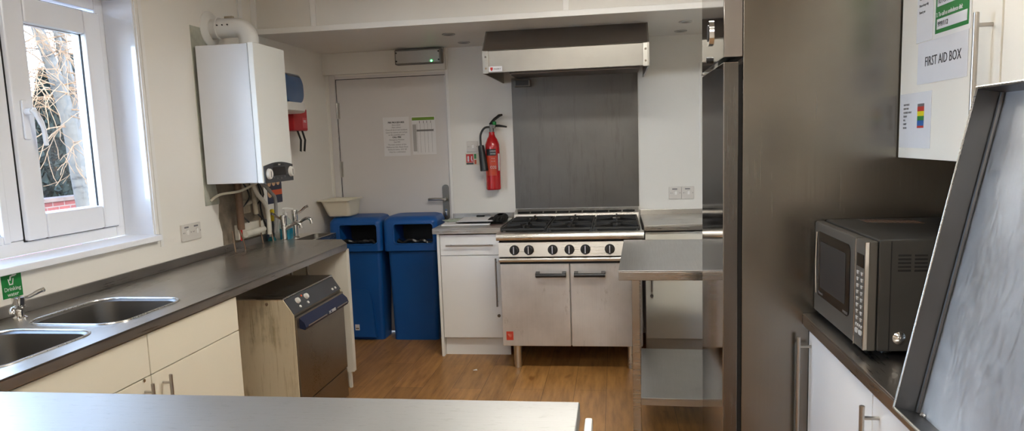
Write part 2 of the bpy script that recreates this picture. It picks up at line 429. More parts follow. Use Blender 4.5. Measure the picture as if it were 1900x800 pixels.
g = B(); ring(g, 2.509, WZ0+.052, WY1-.052, WZ1-.072, .004, XF-.002, XF+.004, .001); g.obj('seal', BLKM, sash)
B().box(XF-.03, 2.61, 1.18, XF-.024, 2.96, 2.02).obj('pane', GLASS, sash)
s2 = B(); ring(s2, WY0+.055, WZ0+.055, 2.448, WZ1-.075, .035, XF-.05, XF+.006, .008)
beads = s2.obj('glazing_bead', W_UPVC, win)
g = B(); ring(g, WY0+.088, WZ0+.088, 2.415, WZ1-.108, .006, XF-.02, XF-.01, .001); g.obj('gasket', BLKM, beads)
B().box(XF-.03, WY0+.085, WZ0+.085, XF-.024, 2.418, WZ1-.1).obj('pane', GLASS, beads)
h = B().box(XF+.022, 2.545, 1.545, XF+.034, 2.575, 1.70, .005)
h.cyl((XF+.03, 2.56, 1.655), (XF+.06, 2.56, 1.655), .013)
h.tube(smooth([(XF+.058, 2.56, 1.665), (XF+.066, 2.575, 1.64), (XF+.066, 2.60, 1.59), (XF+.062, 2.61, 1.52)]), [.013]*3+[.011]*8+[.009]*8, 10)
h.obj('window_handle', W_UPVC, sash)
B().box(XF+.001, WY1-.007, WZ0, XL-.001, WY1, WZ1).box(XF+.001, WY0, WZ1-.007, XL-.001, WY1-.007, WZ1).obj('reveal_lining', W_GLOSS, win)
B().box(XF-.005, WY0-.02, WZ0-.03, XL+.035, WY1+.012, WZ0, .008).obj('window_sill', W_UPVC, win)

# ------------------------------------------------------------------ door
door = sthing('door_1', (-1.7, YB, 0))
DY = YB+.012
B().box(-2.115, DY, .005, -1.256, DY+.04, 1.985, .002).obj('door_leaf', W_DOOR, door)
fr = B().box(-2.165, YB-.012, 0, -2.118, DY+.05, 2.02, .004).box(-1.252, YB+.002, 0, -1.243, DY+.05, 1.99, .002).box(-2.165, YB+.002, 1.988, -1.243, DY+.05, 2.02, .003)
fr.obj('door_frame', W_DOOR, door)
B().box(-2.119, DY-.002, 0, -2.115, DY+.03, 1.986).box(-2.115, DY-.001, 1.984, -1.256, DY+.03, 1.989).obj('gap_seal', BLKM, door)
for z in (1.75, 1.30, .3):
    hb = B().cyl((-2.116, DY-.012, z-.062), (-2.116, DY-.012, z+.062), .009, n=14, bv=.002).box(-2.135, DY-.018, z-.06, -2.118, DY-.013, z+.06).box(-2.114, DY-.006, z-.06, -2.098, DY, z+.06)
    hb.obj('hinge', HINGE, door)
hp = B().prism(rrect(-1.312, .89, -1.262, 1.16, .024), 'y', DY-.012, DY)
hp = hp.obj('handle_plate', BRONZE, door)
B().cyl((-1.288, DY-.01, 1.05), (-1.288, DY-.055, 1.05), .012).tube(smooth([(-1.288, DY-.05, 1.05), (-1.31, DY-.055, 1.052), (-1.36, DY-.055, 1.053), (-1.415, DY-.05, 1.05)]), .0095, 12).obj('lever_handle', NICKEL, hp)
B().cyl((-1.288, DY-.014, .965), (-1.288, DY-.011, .965), .009).box(-1.296, DY-.015, .92, -1.28, DY-.011, .955, .003).obj('keyhole', CHROME, hp)

# ------------------------------------------------------------------ notices on the door
def paper(name, label, x0, z0, x1, z1, y, group=None, m=PAPER):
    o = thing(name, label, 'notice', ((x0+x1)/2, y, z0), 0, group)
    B().box(x0, y-.0015, z0, x1, y, z1).obj('sheet', m, o)
    return o
n1 = paper('paper_notice', 'white typed procedures notice taped to the door, left of the chart', -1.757, 1.39, -1.55, 1.686, DY)
rows = ['FIRE PROCEDURES', 'Raise alarm', 'Alert others', 'Close all doors and windows', 'Leave by nearest exit and go', 'to the assembly point', 'CALL FIRE', 'Emergency Number', 'Dial 999', 'The main number of this', 'Melbourne Side, Beach Road', 'Shirley & Solent, SO5 5JF', 'Wait for confirmation']
for i, rw in enumerate(rows):
    bd = .0006 if i in (0, 6) else 0
    text(rw, .0155 if not bd else .0165, INKL if not bd else INK, (-1.653, DY-.002, 1.645-.0187*i), (1, 0, 0), (0, 0, 1), n1, bold=bd, sx=.95)
n2 = paper('wall_chart', 'white chart with green header band taped to the door', -1.53, 1.395, -1.345, 1.685, DY)
B().box(-1.527, DY-.0022, 1.655, -1.352, DY-.0015, 1.677).obj('header_band', LIME, n2)
b = B()
for x in (-1.468, -1.437, -1.411, -1.38): b.box(x-.002, DY-.0022, 1.632, x+.002, DY-.0015, 1.65)
for x in (-1.49, -1.465, -1.432, -1.405, -1.375): b.box(x-.0006, DY-.002, 1.41, x+.0006, DY-.0015, 1.63)
for z in (1.585, 1.57): b.box(-1.522, DY-.002, z-.0006, -1.355, DY-.0015, z+.0006)
b.box(-1.494, DY-.0021, 1.572, -1.36, DY-.0015, 1.583)
b.obj('printed_grid', INKL, n2)
B().box(-1.524, DY-.002, 1.42, -1.496, DY-.0015, 1.625).obj('shaded_column', paint('chart_shade', '#a8a6a6', .7), n2)

# ------------------------------------------------------------------ emergency light
el = thing('emergency_light', 'long rectangular emergency light with green lamp on the lintel above the door', 'light', (-1.425, YB-.045, 2.07))
B().box(-1.60, YB-.11, 2.062, -1.245, YB-.045, 2.168, .006).obj('casing', paint('light_casing', '#77726b', .5), el)
B().box(-1.588, YB-.122, 2.07, -1.258, YB-.11, 2.16, .006).obj('diffuser', DIFF, el)
for x in (-1.583, -1.263):
    for z in (2.085, 2.145): B().cyl((x, YB-.126, z), (x, YB-.12, z), .006, n=12).obj('screw', BLK, el)
B().lathe([(.001, 0), (.007, .0), (.006, .005), (.001, .008)], (-1.318, YB-.123, 2.078), 14, Matrix.Rotation(PI/2, 3, 'X')).obj('indicator_lamp', LED, el)

# ------------------------------------------------------------------ downlights
for nm, x, y in (('first', -1.06, 4.66), ('second', -1.045, 5.07), ('third', .455, 4.70), ('fourth', .46, 5.10)):
    lab = {'first': 'unlit round ceiling downlight left of the hood, nearer the room', 'second': 'unlit round ceiling downlight left of the hood, nearer the back wall',
           'third': 'unlit round ceiling downlight right of the hood, nearer the room', 'fourth': 'unlit round ceiling downlight right of the hood, nearer the back wall'}[nm]
    d = thing('ceiling_downlight', lab, 'downlight', (x, y, ZS), 0, 'unlit downlights in the soffit')
    B().lathe([(.044, 0), (.044, -.004), (.038, -.007), (.030, -.003), (.030, 0)], (x, y, ZS)).obj('trim_ring', HINGE, d)
    B().lathe([(.03, -.001), (.026, -.004), (.001, -.002)], (x, y, ZS)).obj('bulb', paint('dark_bulb', '#3a3632', .15), d)

# ------------------------------------------------------------------ boiler and its pipes
bo = thing('boiler', 'white wall-hung gas boiler with dark control panel on the left wall', 'boiler', (XL, 3.72, 1.295))
BX, BY0, BY1, BZ0, BZ1 = -1.848, 3.548, 3.905, 1.297, 2.03
B().box(XL+.02, BY0+.006, BZ0, BX-.035, BY1-.004, BZ1-.004, .004).obj('casing', W_BOILS, bo)
fp = B().box(BX-.032, BY0, BZ0-.002, BX, BY1, BZ1, .006, 2).obj('front_cover', W_BOIL, bo)
prof = [(BY0+.012, 1.293)] + [(BY0+.012, 1.385)] + [(BY0+.012+(BY1-BY0-.02)*k/10, 1.385+.018*math.sin(PI*k/10)) for k in range(1, 10)] + [(BY1-.008, 1.385), (BY1-.008, 1.293)]
cp = B().prism(prof, 'x', BX-.02, BX+.006).obj('control_panel', GREY, bo)
B().prism([(3.645, 1.33), (3.655, 1.375), (3.795, 1.375), (3.805, 1.33)][::-1], 'x', BX+.005, BX+.008).obj('display', MWG, cp)
for y, z in ((3.60, 1.342), (3.862, 1.345)):
    k = B().cyl((BX+.005, y, z), (BX+.022, y, z), .030, .027, n=28, bv=.003).obj('control_knob', PLAST, cp)
    B().box(BX+.021, y-.002, z-.018, BX+.0235, y+.002, z+.014).obj('pointer', INK, k)
for j in range(8):
    a = PI + PI*j/7
    B().cyl((BX+.005, 3.725+.105*math.cos(a), 1.352+.04*math.sin(a)), (BX+.008, 3.725+.105*math.cos(a), 1.352+.04*math.sin(a)), .005, n=10).obj('button', INKL, cp)
B().prism([(3.66, 1.384), (3.675, 1.394), (3.775, 1.394), (3.79, 1.384)], 'x', BX+.004, BX+.009).obj('badge', BLK, cp)
text('ideal', .014, PLAST, (BX+.0095, 3.725, 1.389), (0, 1, 0), (0, 0, 1), cp)

fl = thing('flue_pipe', 'thick white flue elbow running from boiler top into the left wall', 'flue', (-1.98, 3.745, BZ1))
pts = [(-1.97, 3.745, BZ1-.0035), (-1.97, 3.745, 2.07)] + arc((-2.035, 3.745, 2.075), .065, 0, PI/2, 8, (1, 0, 0), (0, 0, 1)) + [(-2.10, 3.745, 2.14), (XL+.005, 3.745, 2.14)]
B().tube(pts, .052, 24).obj('elbow', PLAST, fl)
B().lathe([(.055, 0), (.098, .0), (.096, .008), (.06, .022), (.056, .022)], (XL, 3.745, 2.14), 32, Matrix.Rotation(PI/2, 3, 'Y')).obj('wall_collar', PLAST, fl)
B().tube([(-2.135, 3.745+.056*math.cos(a), 2.14+.056*math.sin(a)) for a in [2*PI*k/24 for k in range(25)]], .005, 8).obj('clamp_band', PLAST, fl)
for x in (-2.12, -2.09, -2.06):
    B().cyl((x, 3.745-.05, 2.15), (x, 3.745-.056, 2.15), .004, n=8).obj('screw', INK, fl)
B().box(-2.10, 3.735, 2.19, -2.05, 3.755, 2.203, .003).obj('test_point', DUSTY, fl)

def pipe(name, label, pts, r, m, n=12, cat='pipe', grp='pipework under the boiler'):
    return tag(B().tube(smooth(pts, 5), r, n).obj(name, m), label, cat, grp)
px = XL+.04
pipe('waste_pipe', 'thick brown vertical pipe below the boiler, leftmost of the pipes', [(px+.02, 3.80, 1.30), (px+.02, 3.80, 1.15), (px+.02, 3.80, 1.02)], .02, BROWNP)
pipe('copper_pipe', 'thin copper tail entering the worktop, leftmost of the four', [(px, 3.735, 1.02), (px+.005, 3.735, .96), (px+.01, 3.735, .90)], .0045, COPPER)
pipe('copper_pipe', 'thin copper tail entering the worktop, second from the left', [(px, 3.80, 1.04), (px+.02, 3.805, .97), (px+.03, 3.81, .90)], .0045, COPPER)
pipe('copper_pipe', 'thin copper tail entering the worktop, third from the left', [(px, 4.06, 1.06), (px, 4.06, .98), (px+.01, 4.06, .90)], .0045, COPPER)
pipe('copper_pipe', 'thin copper tail entering the worktop, rightmost of the four', [(px, 4.15, 1.05), (px+.02, 4.15, .98), (px+.03, 4.15, .90)], .0045, COPPER)
pipe('white_pipe', 'white vertical pipe at the right of the boiler pipework', [(px+.06, 3.885, 1.30), (px+.05, 3.95, 1.22), (px+.03, 4.10, 1.12), (px+.02, 4.13, .95)], .013, WPIPE)
pipe('white_pipe', 'short dusty pipe hanging at the centre of the boiler pipework', [(px+.01, 3.99, 1.30), (px+.01, 3.99, 1.2), (px+.01, 4.0, 1.09)], .015, DUSTY)
pipe('waste_pipe', 'horizontal white waste pipe just above the worktop below the boiler', [(px+.02, 3.84, .985), (px+.02, 3.95, .988), (px+.02, 4.06, .992)], .018, WPIPE)
pipe('waste_pipe', 'horizontal dusty pipe across the middle of the boiler pipework', [(px-.01, 3.86, 1.16), (px-.01, 3.94, 1.165), (px-.01, 4.02, 1.17)], .016, DUSTY)
pipe('cable', 'cream cable sagging below the boiler from the wall patch', [(XL+.006, 3.60, 1.205), (px, 3.64, 1.235), (px+.06, 3.74, 1.245), (px+.09, 3.85, 1.275), (px+.10, 3.88, 1.288)], .007, CABLE, cat='cable')
pipe('cable', 'black cable hanging beside the white boiler pipe', [(px+.02, 4.02, 1.29), (px+.025, 4.05, 1.2), (px-.005, 4.09, 1.12), (px-.01, 4.165, .95)], .006, BLK, cat='cable')
pipe('cable', 'grey flexible hose down the right edge of the boiler pipework', [(px+.11, 3.90, 1.29), (px+.09, 4.04, 1.22), (px+.05, 4.18, 1.15), (px+.03, 4.19, .95)], .011, paint('grey_hose', '#8d8b88', .6), cat='hose')
for k, (y, z, lab) in enumerate(((3.88, 1.22, 'dark'), (4.05, 1.2, 'dark'))):
    pipe('cable', ['thin black cable looping left of the centre boiler pipe', 'thin black cable looping right of the centre boiler pipe'][k], [(px, y, 1.30), (px+.02, y+.04, 1.2), (px-.01, y-.02, 1.12), (px+.01, y+.03, 1.05)], .005, BLK, cat='cable')
cap = tag(B().box(XL+.004, 3.82, .955, XL+.03, 4.08, 1.045, .004).obj('trunking_cover', WPIPE), 'white boxed trunking cover behind the horizontal waste pipe', 'trunking')
tag(B().box(XL+.0305, 3.835, .95, XL+.036, 3.852, 1.05).obj('red_strip', REDS), 'narrow red strip on the white trunking below the boiler', 'strip')
tag(B().box(XL+.004, 3.86, 1.10, XL+.02, 4.00, 1.29, .004).obj('backing_board', DUSTY), 'dusty backing board behind the boiler pipework', 'board')
tag(B().box(XL+.004, 4.09, .95, XL+.026, 4.16, 1.04, .004).obj('junction_box', WPIPE), 'small white junction box right of the trunking below the boiler', 'box')

# ------------------------------------------------------------------ left wall fittings
def socket(name, label, axis, u0, z0, u1, z1, face, n=2, cap=True):
    # axis 'x': on the left wall facing +x (u = y); axis 'y': on the back wall facing -y (u = x)
    def bx(b, a0, c0, a1, c1, d0, d1, bv=.002):
        if axis == 'x': b.box(face+d0, a0, c0, face+d1, a1, c1, bv)
        else: b.box(a0, face-d1, c0, a1, face-d0, c1, bv)
        return b
    loc = (face, (u0+u1)/2, z0) if axis == 'x' else ((u0+u1)/2, face, z0)
    o = thing(name, label, 'socket' if n else 'switch', loc)
    bx(B(), u0, z0, u1, z1, 0, .011, .003).obj('face_plate', SOCK, o)
    wd = (u1-u0)/max(n, 1)
    for k in range(n):
        c = u0 + wd*(k+.5); zc = (z0+z1)/2
        for dx, dz, sx, sz in ((-.03, 0, .004, .006), (.035, 0, .004, .006), (-.02, 0, .0015, .008), (.0, .012, .002, .008), (.012, -.002, .0015, .008)):
            bx(B(), c+dx-sx/2, zc+dz-sz/2, c+dx+sx/2, zc+dz+sz/2, .0105, .0118, 0).obj('slot', INKL, o)
        bx(B(), c-.002, zc-.012, c+.014, zc+.012, .011, .014, .001).obj('rocker_switch', W_TRIM, o)
        if cap: bx(B(), c-.02, z1-.02, c+.016, z1-.012, .0105, .0118, 0).obj('printed_label', INKL, o)
    return o
socket('wall_socket', 'white double wall socket on the left wall above the worktop', 'x', 3.31, 1.018, 3.478, 1.105, XL)
socket('wall_socket', 'left of two white wall sockets joined side by side, right of the splashback', 'y', .388, 1.01, .477, 1.10, YB, 1)
socket('wall_socket', 'right of two white wall sockets joined side by side, nearest the fridge', 'y', .479, 1.01, .568, 1.10, YB, 1)
socket('wall_switch', 'small white fused switch on the back wall beside the extinguisher', 'y', -1.105, 1.402, -1.02, 1.482, YB, 1, False)

ds = thing('drinking_water_sign', 'small green Drinking water sign on left wall above the tap', 'sign', (XL, 2.26, .965))
B().box(XL, 2.222, .962, XL+.002, 2.318, 1.068).obj('backing', W_TRIM, ds)
B().box(XL+.002, 2.226, .966, XL+.003, 2.314, 1.064).obj('green_panel', GREEN, ds)
text('Drinking', .021, PAPER, (XL+.0035, 2.27, .998), (0, 1, 0), (0, 0, 1), ds)
text('water', .021, PAPER, (XL+.0035, 2.27, .978), (0, 1, 0), (0, 0, 1), ds)
gl = B().prism([(2.253, 1.036), (2.258, 1.013), (2.274, 1.013), (2.279, 1.036), (2.275, 1.036), (2.271, 1.017), (2.261, 1.017), (2.257, 1.036)], 'x', XL+.003, XL+.0036)
gl.tube([(XL+.0034, 2.262, 1.030), (XL+.0034, 2.266, 1.044), (XL+.0034, 2.276, 1.046), (XL+.0034, 2.29, 1.048)], .003, 6)
gl.box(XL+.003, 2.274, 1.043, XL+.0036, 2.286, 1.057)
gl.obj('tap_and_glass_symbol', PAPER, ds)

pt = thing('paper_towel_dispenser', 'rounded blue and white paper towel dispenser on left wall beyond boiler', 'dispenser', (XL, 4.34, 1.70))
def rr_x(y0, z0, y1, z1, r, x): return [(x, u, v) for u, v in rrect(y0, z0, y1, z1, r, 6)]
B().loft([rr_x(4.19, 1.765, 4.50, 1.955, .03, XL), rr_x(4.19, 1.765, 4.50, 1.955, .03, -2.06), rr_x(4.195, 1.765, 4.495, 1.945, .05, -2.02), rr_x(4.22, 1.765, 4.47, 1.925, .06, -2.0)]).obj('cover', BLUET, pt)
B().loft([rr_x(4.19, 1.70, 4.50, 1.765, .012, XL), rr_x(4.19, 1.70, 4.50, 1.765, .012, -2.04), rr_x(4.195, 1.705, 4.495, 1.765, .02, -2.01), rr_x(4.22, 1.715, 4.47, 1.765, .02, -1.995)]).obj('base', PLAST, pt)
text('w', .022, BLK, (-2.0, 4.46, 1.742), (0, 1, 0), (0, 0, 1), pt, bold=.001, name='logo')
fb = thing('fire_blanket', 'red fire blanket case with two black pull straps beyond the towel dispenser', 'fire blanket', (XL, 4.62, 1.59))
B().box(XL, 4.505, 1.592, -2.10, 4.725, 1.74, .008).obj('case', REDF, fb)
B().box(-2.0995, 4.64, 1.61, -2.0985, 4.71, 1.68).obj('label_panel', paint('pale_red', '#c8505a', .5), fb)
text('FIRE', .024, PAPER, (-2.098, 4.675, 1.655), (0, 1, 0), (0, 0, 1), fb)
for y, dy in ((4.60, .012), (4.675, -.004)):
    B().loft([[(-2.125, y-.014, 1.60), (-2.125, y+.014, 1.60), (-2.123, y+.014, 1.60), (-2.123, y-.014, 1.60)], [(-2.105, y-.014+dy*.5, 1.53), (-2.105, y+.014+dy*.5, 1.53), (-2.103, y+.014+dy*.5, 1.53), (-2.103, y-.014+dy*.5, 1.53)], [(-2.115, y-.014+dy, 1.455), (-2.115, y+.014+dy, 1.45), (-2.113, y+.014+dy, 1.45), (-2.113, y-.014+dy, 1.455)]]).obj('strap', BLKM, fb)
po = thing('hygiene_poster', 'dark navy poster with round pictures on left wall below the boiler corner', 'poster', (XL, 4.36, 1.12))
B().box(XL, 4.255, 1.125, XL+.002, 4.455, 1.385).obj('sheet', NAVY, po)
for y, z in ((4.285, 1.262), (4.345, 1.264), (4.405, 1.266), (4.285, 1.195)):
    B().cyl((XL+.001, y, z), (XL+.003, y, z), .026 if z > 1.2 else .03, n=24).obj('round_picture', paint('skin_tone_print', '#c7a281', .6, var=.4, scale=25), po)
B().box(XL+.001, 4.31, 1.178, XL+.003, 4.453, 1.212).obj('orange_banner', ORANGE, po)

# ------------------------------------------------------------------ left worktop run
wt = thing('sink_worktop', 'long grey steel worktop with two inset sinks along the left wall', 'worktop', (-1.9, 2.7, .865))
outer = [(XL+.001, 1.15), (-1.594, 1.15), (-1.594, 4.02), (-1.70, 4.205), (XL+.001, 4.205)]
bowls = [(-2.045, 2.135, -1.685, 2.535), (-2.045, 1.64, -1.685, 2.055)]
pb = plate_with_holes(outer, [rrect(*q, .075, 6) for q in bowls], .006)
bmesh.ops.translate(pb, verts=pb.verts, vec=(0, 0, .897))
b = B(); b.merge(pb); b.obj('top_sheet', ST_TOP, wt)
b = B().box(-1.606, 1.15, .862, -1.594, 4.02, .8995, .003).prism([(-1.594, 4.02), (-1.70, 4.205), (-1.712, 4.20), (-1.606, 4.015)], 'z', .862, .8995).box(XL, 4.195, .862, -1.70, 4.205, .8995)
b.obj('front_edge', ST_TOP, wt)
b = B().box(XL+.001, 1.15, .90, XL+.014, 3.70, .944, .003).box(XL+.001, 3.70, .90, XL+.016, 4.205, .942, .003)
b.obj('upstand', ST_TOP, wt)
for q in bowls:
    rings = []
    for ins, z, r in ((0, .8985, .075), (.008, .892, .07), (.012, .80, .07), (.02, .735, .07), (.05, .712, .06), (.10, .708, .05)):
        rings.append([(x, y, z) for x, y in rrect(q[0]+ins, q[1]+ins, q[2]-ins, q[3]-ins, r, 6)])
    bw = B().loft(rings, True, (False, True)).obj('sink_bowl', ST_BOWL, wt)
    rp = [(x, y, .9005) for x, y in rrect(q[0]-.004, q[1]-.004, q[2]+.004, q[3]+.004, .078, 6)]
    B().tube(rp + rp[:1], .0045, 8, False).obj('rolled_rim', ST_BRT, bw)
    B().lathe([(.04, .709), (.04, .7125), (.025, .711), (.001, .71)], ((q[0]+q[2])/2, (q[1]+q[3])/2, 0)).obj('waste_fitting', CHROME, bw)
def lever_tap(name, label, x, y, z, out, lev, group, h=.15):
    # pillar tap: out = spout direction, lev = lever direction
    o = thing(name, label, 'tap', (x, y, z), 0, group)
    c = Vector((x, y, z)); o2 = Vector(out).normalized(); l = Vector(lev).normalized()
    B().lathe([(.024, 0), (.024, .006), (.016, .012), (.015, h*.45), (.02, h*.55), (.02, h*.6)], c).obj('pillar', CHROME, o)
    B().tube(smooth([c+Vector((0, 0, h*.42)), c+o2*.03+Vector((0, 0, h*.55)), c+o2*.075+Vector((0, 0, h*.68)), c+o2*.105+Vector((0, 0, h*.66)), c+o2*.112+Vector((0, 0, h*.5))]), .0105, 12).obj('spout', CHROME, o)
    hd = B().lathe([(.017, h*.6), (.0195, h*.64), (.021, h*.98), (.019, h), (.001, h+.003)], c).obj('tap_head', CHROME, o)
    B().tube(smooth([c+Vector((0, 0, h*.88)), c+l*.035+Vector((0, 0, h*.92)), c+l*.07+Vector((0, 0, h*1.07)), c+l*.09+Vector((0, 0, h*1.12))]), [.007]*8+[.008]*5+[.009]*3, 10).obj('lever', CHROME, hd)
    return o
lever_tap('lever_tap', 'chrome lever tap beside the sinks below the Drinking water sign', -2.12, 2.212, .90, (.55, -.85, 0), (.35, .94, 0), None, .08)
# hand basin and its things
hs = thing('hand_basin', 'small steel hand basin in the far left corner beyond the worktop', 'basin', (-2.05, 4.45, .78))
pb = plate_with_holes([(XL, 4.207), (-1.905, 4.207), (-1.905, 4.62), (XL, 4.62)], [rrect(-2.05, 4.235, -1.925, 4.60, .03, 5)], .006)
bmesh.ops.translate(pb, verts=pb.verts, vec=(0, 0, .887)); b = B(); b.merge(pb)
b.box(-1.912, 4.207, .80, -1.905, 4.62, .889).box(XL, 4.613, .80, -1.912, 4.62, .889).box(XL, 4.207, .80, -1.912, 4.213, .889)
b.obj('rim', ST_BRT, hs)
B().loft([[(x, y, z) for x, y in rrect(-2.05+i, 4.235+i, -1.925-i, 4.60-i, .03, 5)] for i, z in ((0, .889), (.004, .80), (.02, .765), (.04, .76))], True, (False, True)).obj('bowl', ST_BOWL, hs)
lever_tap('lever_tap', 'left chrome lever tap of the pair on the hand basin', -2.09, 4.235, .89, (1, .05, 0), (-.4, -.9, 0), 'pair of hand basin taps', .165)
lever_tap('lever_tap', 'right chrome lever tap of the pair on the hand basin', -2.085, 4.385, .89, (1, .05, 0), (1, .25, 0), 'pair of hand basin taps', .185)
sb = thing('soap_bottle', 'clear pump bottle of blue soap between the hand basin taps', 'bottle', (-2.115, 4.315, .89))
def rrz(cx, cy, hx, hy, z, r): return [(x, y, z) for x, y in rrect(cx-hx, cy-hy, cx+hx, cy+hy, r, 5)]
SC = (-2.115, 4.315)
B().loft([rrz(*SC, .036, .036, .89, .018), rrz(*SC, .038, .038, .90, .02), rrz(*SC, .038, .038, .985, .02), rrz(*SC, .03, .03, 1.015, .02), rrz(*SC, .015, .015, 1.035, .0145), rrz(*SC, .014, .014, 1.05, .0135)]).obj('bottle_body', BOTTLE, sb)
B().loft([rrz(*SC, .034, .034, .893, .016), rrz(*SC, .0355, .0355, .90, .018), rrz(*SC, .0355, .0355, .962, .018)]).obj('soap', SOAP, sb)
pm = B().cyl((*SC, 1.045), (*SC, 1.065), .016, n=20).cyl((*SC, 1.06), (*SC, 1.085), .006, n=12).tube([(SC[0]-.012, SC[1]-.01, 1.09), (SC[0]+.02, SC[1]+.005, 1.092), (SC[0]+.05, SC[1]+.015, 1.085)], .0065, 10)
pm.obj('pump', PLAST, sb)
ys = thing('scrubbing_brush', 'yellow and black brush on left wall behind the hand basin tap', 'brush', (XL+.012, 4.23, .93))
B().lathe([(.018, 0), (.026, .01), (.028, .03), (.02, .06), (.008, .075)], (XL+.028, 4.245, 1.02), 14).obj('yellow_head', YEL, ys)
B().tube([(XL+.028, 4.245, 1.03), (XL+.028, 4.243, .95), (XL+.028, 4.24, .892)], .007, 8).obj('black_grip', BLK, ys)
tag(B().tube(smooth([(XL+.03, 4.175, .902), (XL+.024, 4.172, .96), (XL+.022, 4.17, 1.04)]), [.008]*4+[.006]*7, 8).obj('blue_marker', NAVY), 'slim dark blue stick leaning at the right of boiler pipework', 'marker')
cl = B().loft([[(x, y, z) for x, y in rrect(-2.175+i, 4.165+i*.6, -2.125-i, 4.20-i*.6, .012, 4)] for i, z in ((0, .901), (.002, .915), (.008, .924), (.012, .926))])
tag(cl.obj('folded_cloth', TEAL), 'small folded dark teal cloth on worktop end beside hand basin', 'cloth')

# base units under the left worktop
def bar_handle(p0, p1, out, r=.006, off=.032, ins=.03):
    p0, p1, out = Vector(p0), Vector(p1), Vector(out); d = (p1-p0).normalized()
    b = B().cyl(p0+out*off, p1+out*off, r, n=14, bv=.001)
    for q in (p0+d*ins, p1-d*ins): b.cyl(q, q+out*off, r*.75, n=10)
    return b
def carcass(o, x0, y0, x1, y1, z0, z1, front, m, t=.016, top=False):
    # open-topped box of boards; front = side left open
    b = B()
    if front in ('+x', '-x'):
        b.box(x0, y0, z0, x1, y0+t, z1).box(x0, y1-t, z0, x1, y1, z1)
        xb = x0 if front == '+x' else x1-t
        b.box(xb, y0+t, z0, xb+t, y1-t, z1)
    else:
        b.box(x0, y0, z0, x0+t, y1, z1).box(x1-t, y0, z0, x1, y1, z1).box(x0+t, y1-t, z0, x1-t, y1, z1)
    b.box(x0+t, y0+t, z0, x1-t, y1-t, z0+t)
    if top: b.box(x0+t, y0+t, z1-t, x1-t, y1-t, z1)
    return b.obj('carcass', m, o)
def left_unit(label, y0, y1, doors):
    o = thing('base_cabinet', label, 'cabinet', (-1.9, (y0+y1)/2, 0), 0, 'cream base cabinets under the sinks')
    carcass(o, XL+.002, y0, -1.63, y1, .12, .70, '+x', W_CREAM)
    B().box(-1.70, y0, 0, -1.684, y1, .12).obj('plinth', W_CREAM, o)
    B().box(-1.629, y0+.0015, .709, -1.610, y1-.0015, .854, .0015).obj('false_drawer_front', W_CREAM, o)
    for a, c, hy in doors:
        d = B().box(-1.629, a+.0015, .125, -1.610, c-.0015, .705, .0015).obj('door', W_CREAM, o)
        bar_handle((-1.610, hy, .50), (-1.610, hy, .69), (1, 0, 0)).obj('handle', NICKEL, d)
    return o
u1 = left_unit('cream sink cabinet nearest the camera, with small lock on its door', 1.30, 2.184, [(1.30, 1.742, 1.70), (1.742, 2.184, 2.145)])
B().cyl((-1.6105, 2.145, .70), (-1.607, 2.145, .70), .006, n=14).obj('lock', CHROME, u1)
left_unit('cream base cabinet beside the dishwasher under the left worktop', 2.186, 2.776, [(2.186, 2.776, 2.245)])
ep = thing('end_panel', 'white end panel holding up the far end of the left worktop', 'panel', (-1.9, 4.04, 0))
B().box(XL+.002, 4.03, 0, -1.68, 4.048, .861, .001).box(-1.68, 4.03, .10, -1.604, 4.048, .861, .001).obj('board', W_CAB, ep)
B().box(-1.632, 4.048, .1, -1.604, 4.072, .861, .001).box(-1.655, 4.048, 0, -1.64, 4.07, .10).obj('front_filler', W_CAB, ep)
B().box(-1.64, 4.03, 0, -1.622, 4.048, .10).obj('foot', W_CAB, ep)
for y in (3.90, 4.01):
    tag(B().cyl((-1.90 if y < 4 else -1.85, y, 0), (-1.90 if y < 4 else -1.85, y, .861), .009, n=12).obj('supply_pipe', HINGE), ['thin metal supply pipe behind the dishwasher, nearer the camera', 'thin metal supply pipe against the white end panel'][y > 4], 'pipe')

# ------------------------------------------------------------------ dishwasher
dw = thing('dishwasher', 'undercounter steel dishwasher with blue handle under the left worktop', 'dishwasher', (-1.82, 3.46, 0))
DX0, DX1, DY0, DY1 = -2.12, -1.535, 3.165, 3.772
sidep = [(DX0, .05), (DX1-.012, .05), (DX1-.012, .672), (DX1-.062, .748), (DX0, .748)]
B().prism(sidep, 'y', DY0, DY0+.006).obj('side_panel', ST_DWS, dw)
B().prism(sidep, 'y', DY1-.006, DY1).obj('side_panel', ST_DWS, dw)
B().prism([(x+.002 if x < -2 else x-.004, z-.003 if z > .1 else z) for x, z in sidep], 'y', DY0+.006, DY1-.006).obj('body', ST_DW, dw)
B().box(DX0, DY0-.001, .748, DX1-.06, DY1+.001, .756, .002).obj('lid', ST_TOPX, dw)
n = Vector((.076, 0, .05)).normalized(); tdir = Vector((-.05, 0, .076)).normalized()
base = Vector((DX1-.012, 0, .672))
def cpt(y, s, d): return tuple(base + tdir*s + n*d + Vector((0, y, 0)))
cpn = B().loft([[cpt(DY0+.006, .004, -.004), cpt(DY1-.006, .004, -.004), cpt(DY1-.006, .088, -.004), cpt(DY0+.006, .088, -.004)], [cpt(DY0+.006, .004, .003), cpt(DY1-.006, .004, .003), cpt(DY1-.006, .088, .003), cpt(DY0+.006, .088, .003)]]).obj('control_panel', GREY, dw)
for y in (DY0+.105, DY0+.205):
    B().cyl(cpt(y, .056, .003), cpt(y, .056, .018), .016, .013, n=20, bv=.002).obj('control_knob', PLAST, cpn)
for y, m in ((DY0+.10, PLAST), (DY0+.19, PLAST), (DY1-.10, PLAST), (DY1-.06, PLAST)):
    B().cyl(cpt(y, .024, .003), cpt(y, .024, .008), .007, n=12).obj('button', m, cpn)
B().cyl(cpt(DY0+.17, .07, .003), cpt(DY0+.17, .07, .007), .005, n=12).obj('indicator_lamp', ORANGE, cpn)
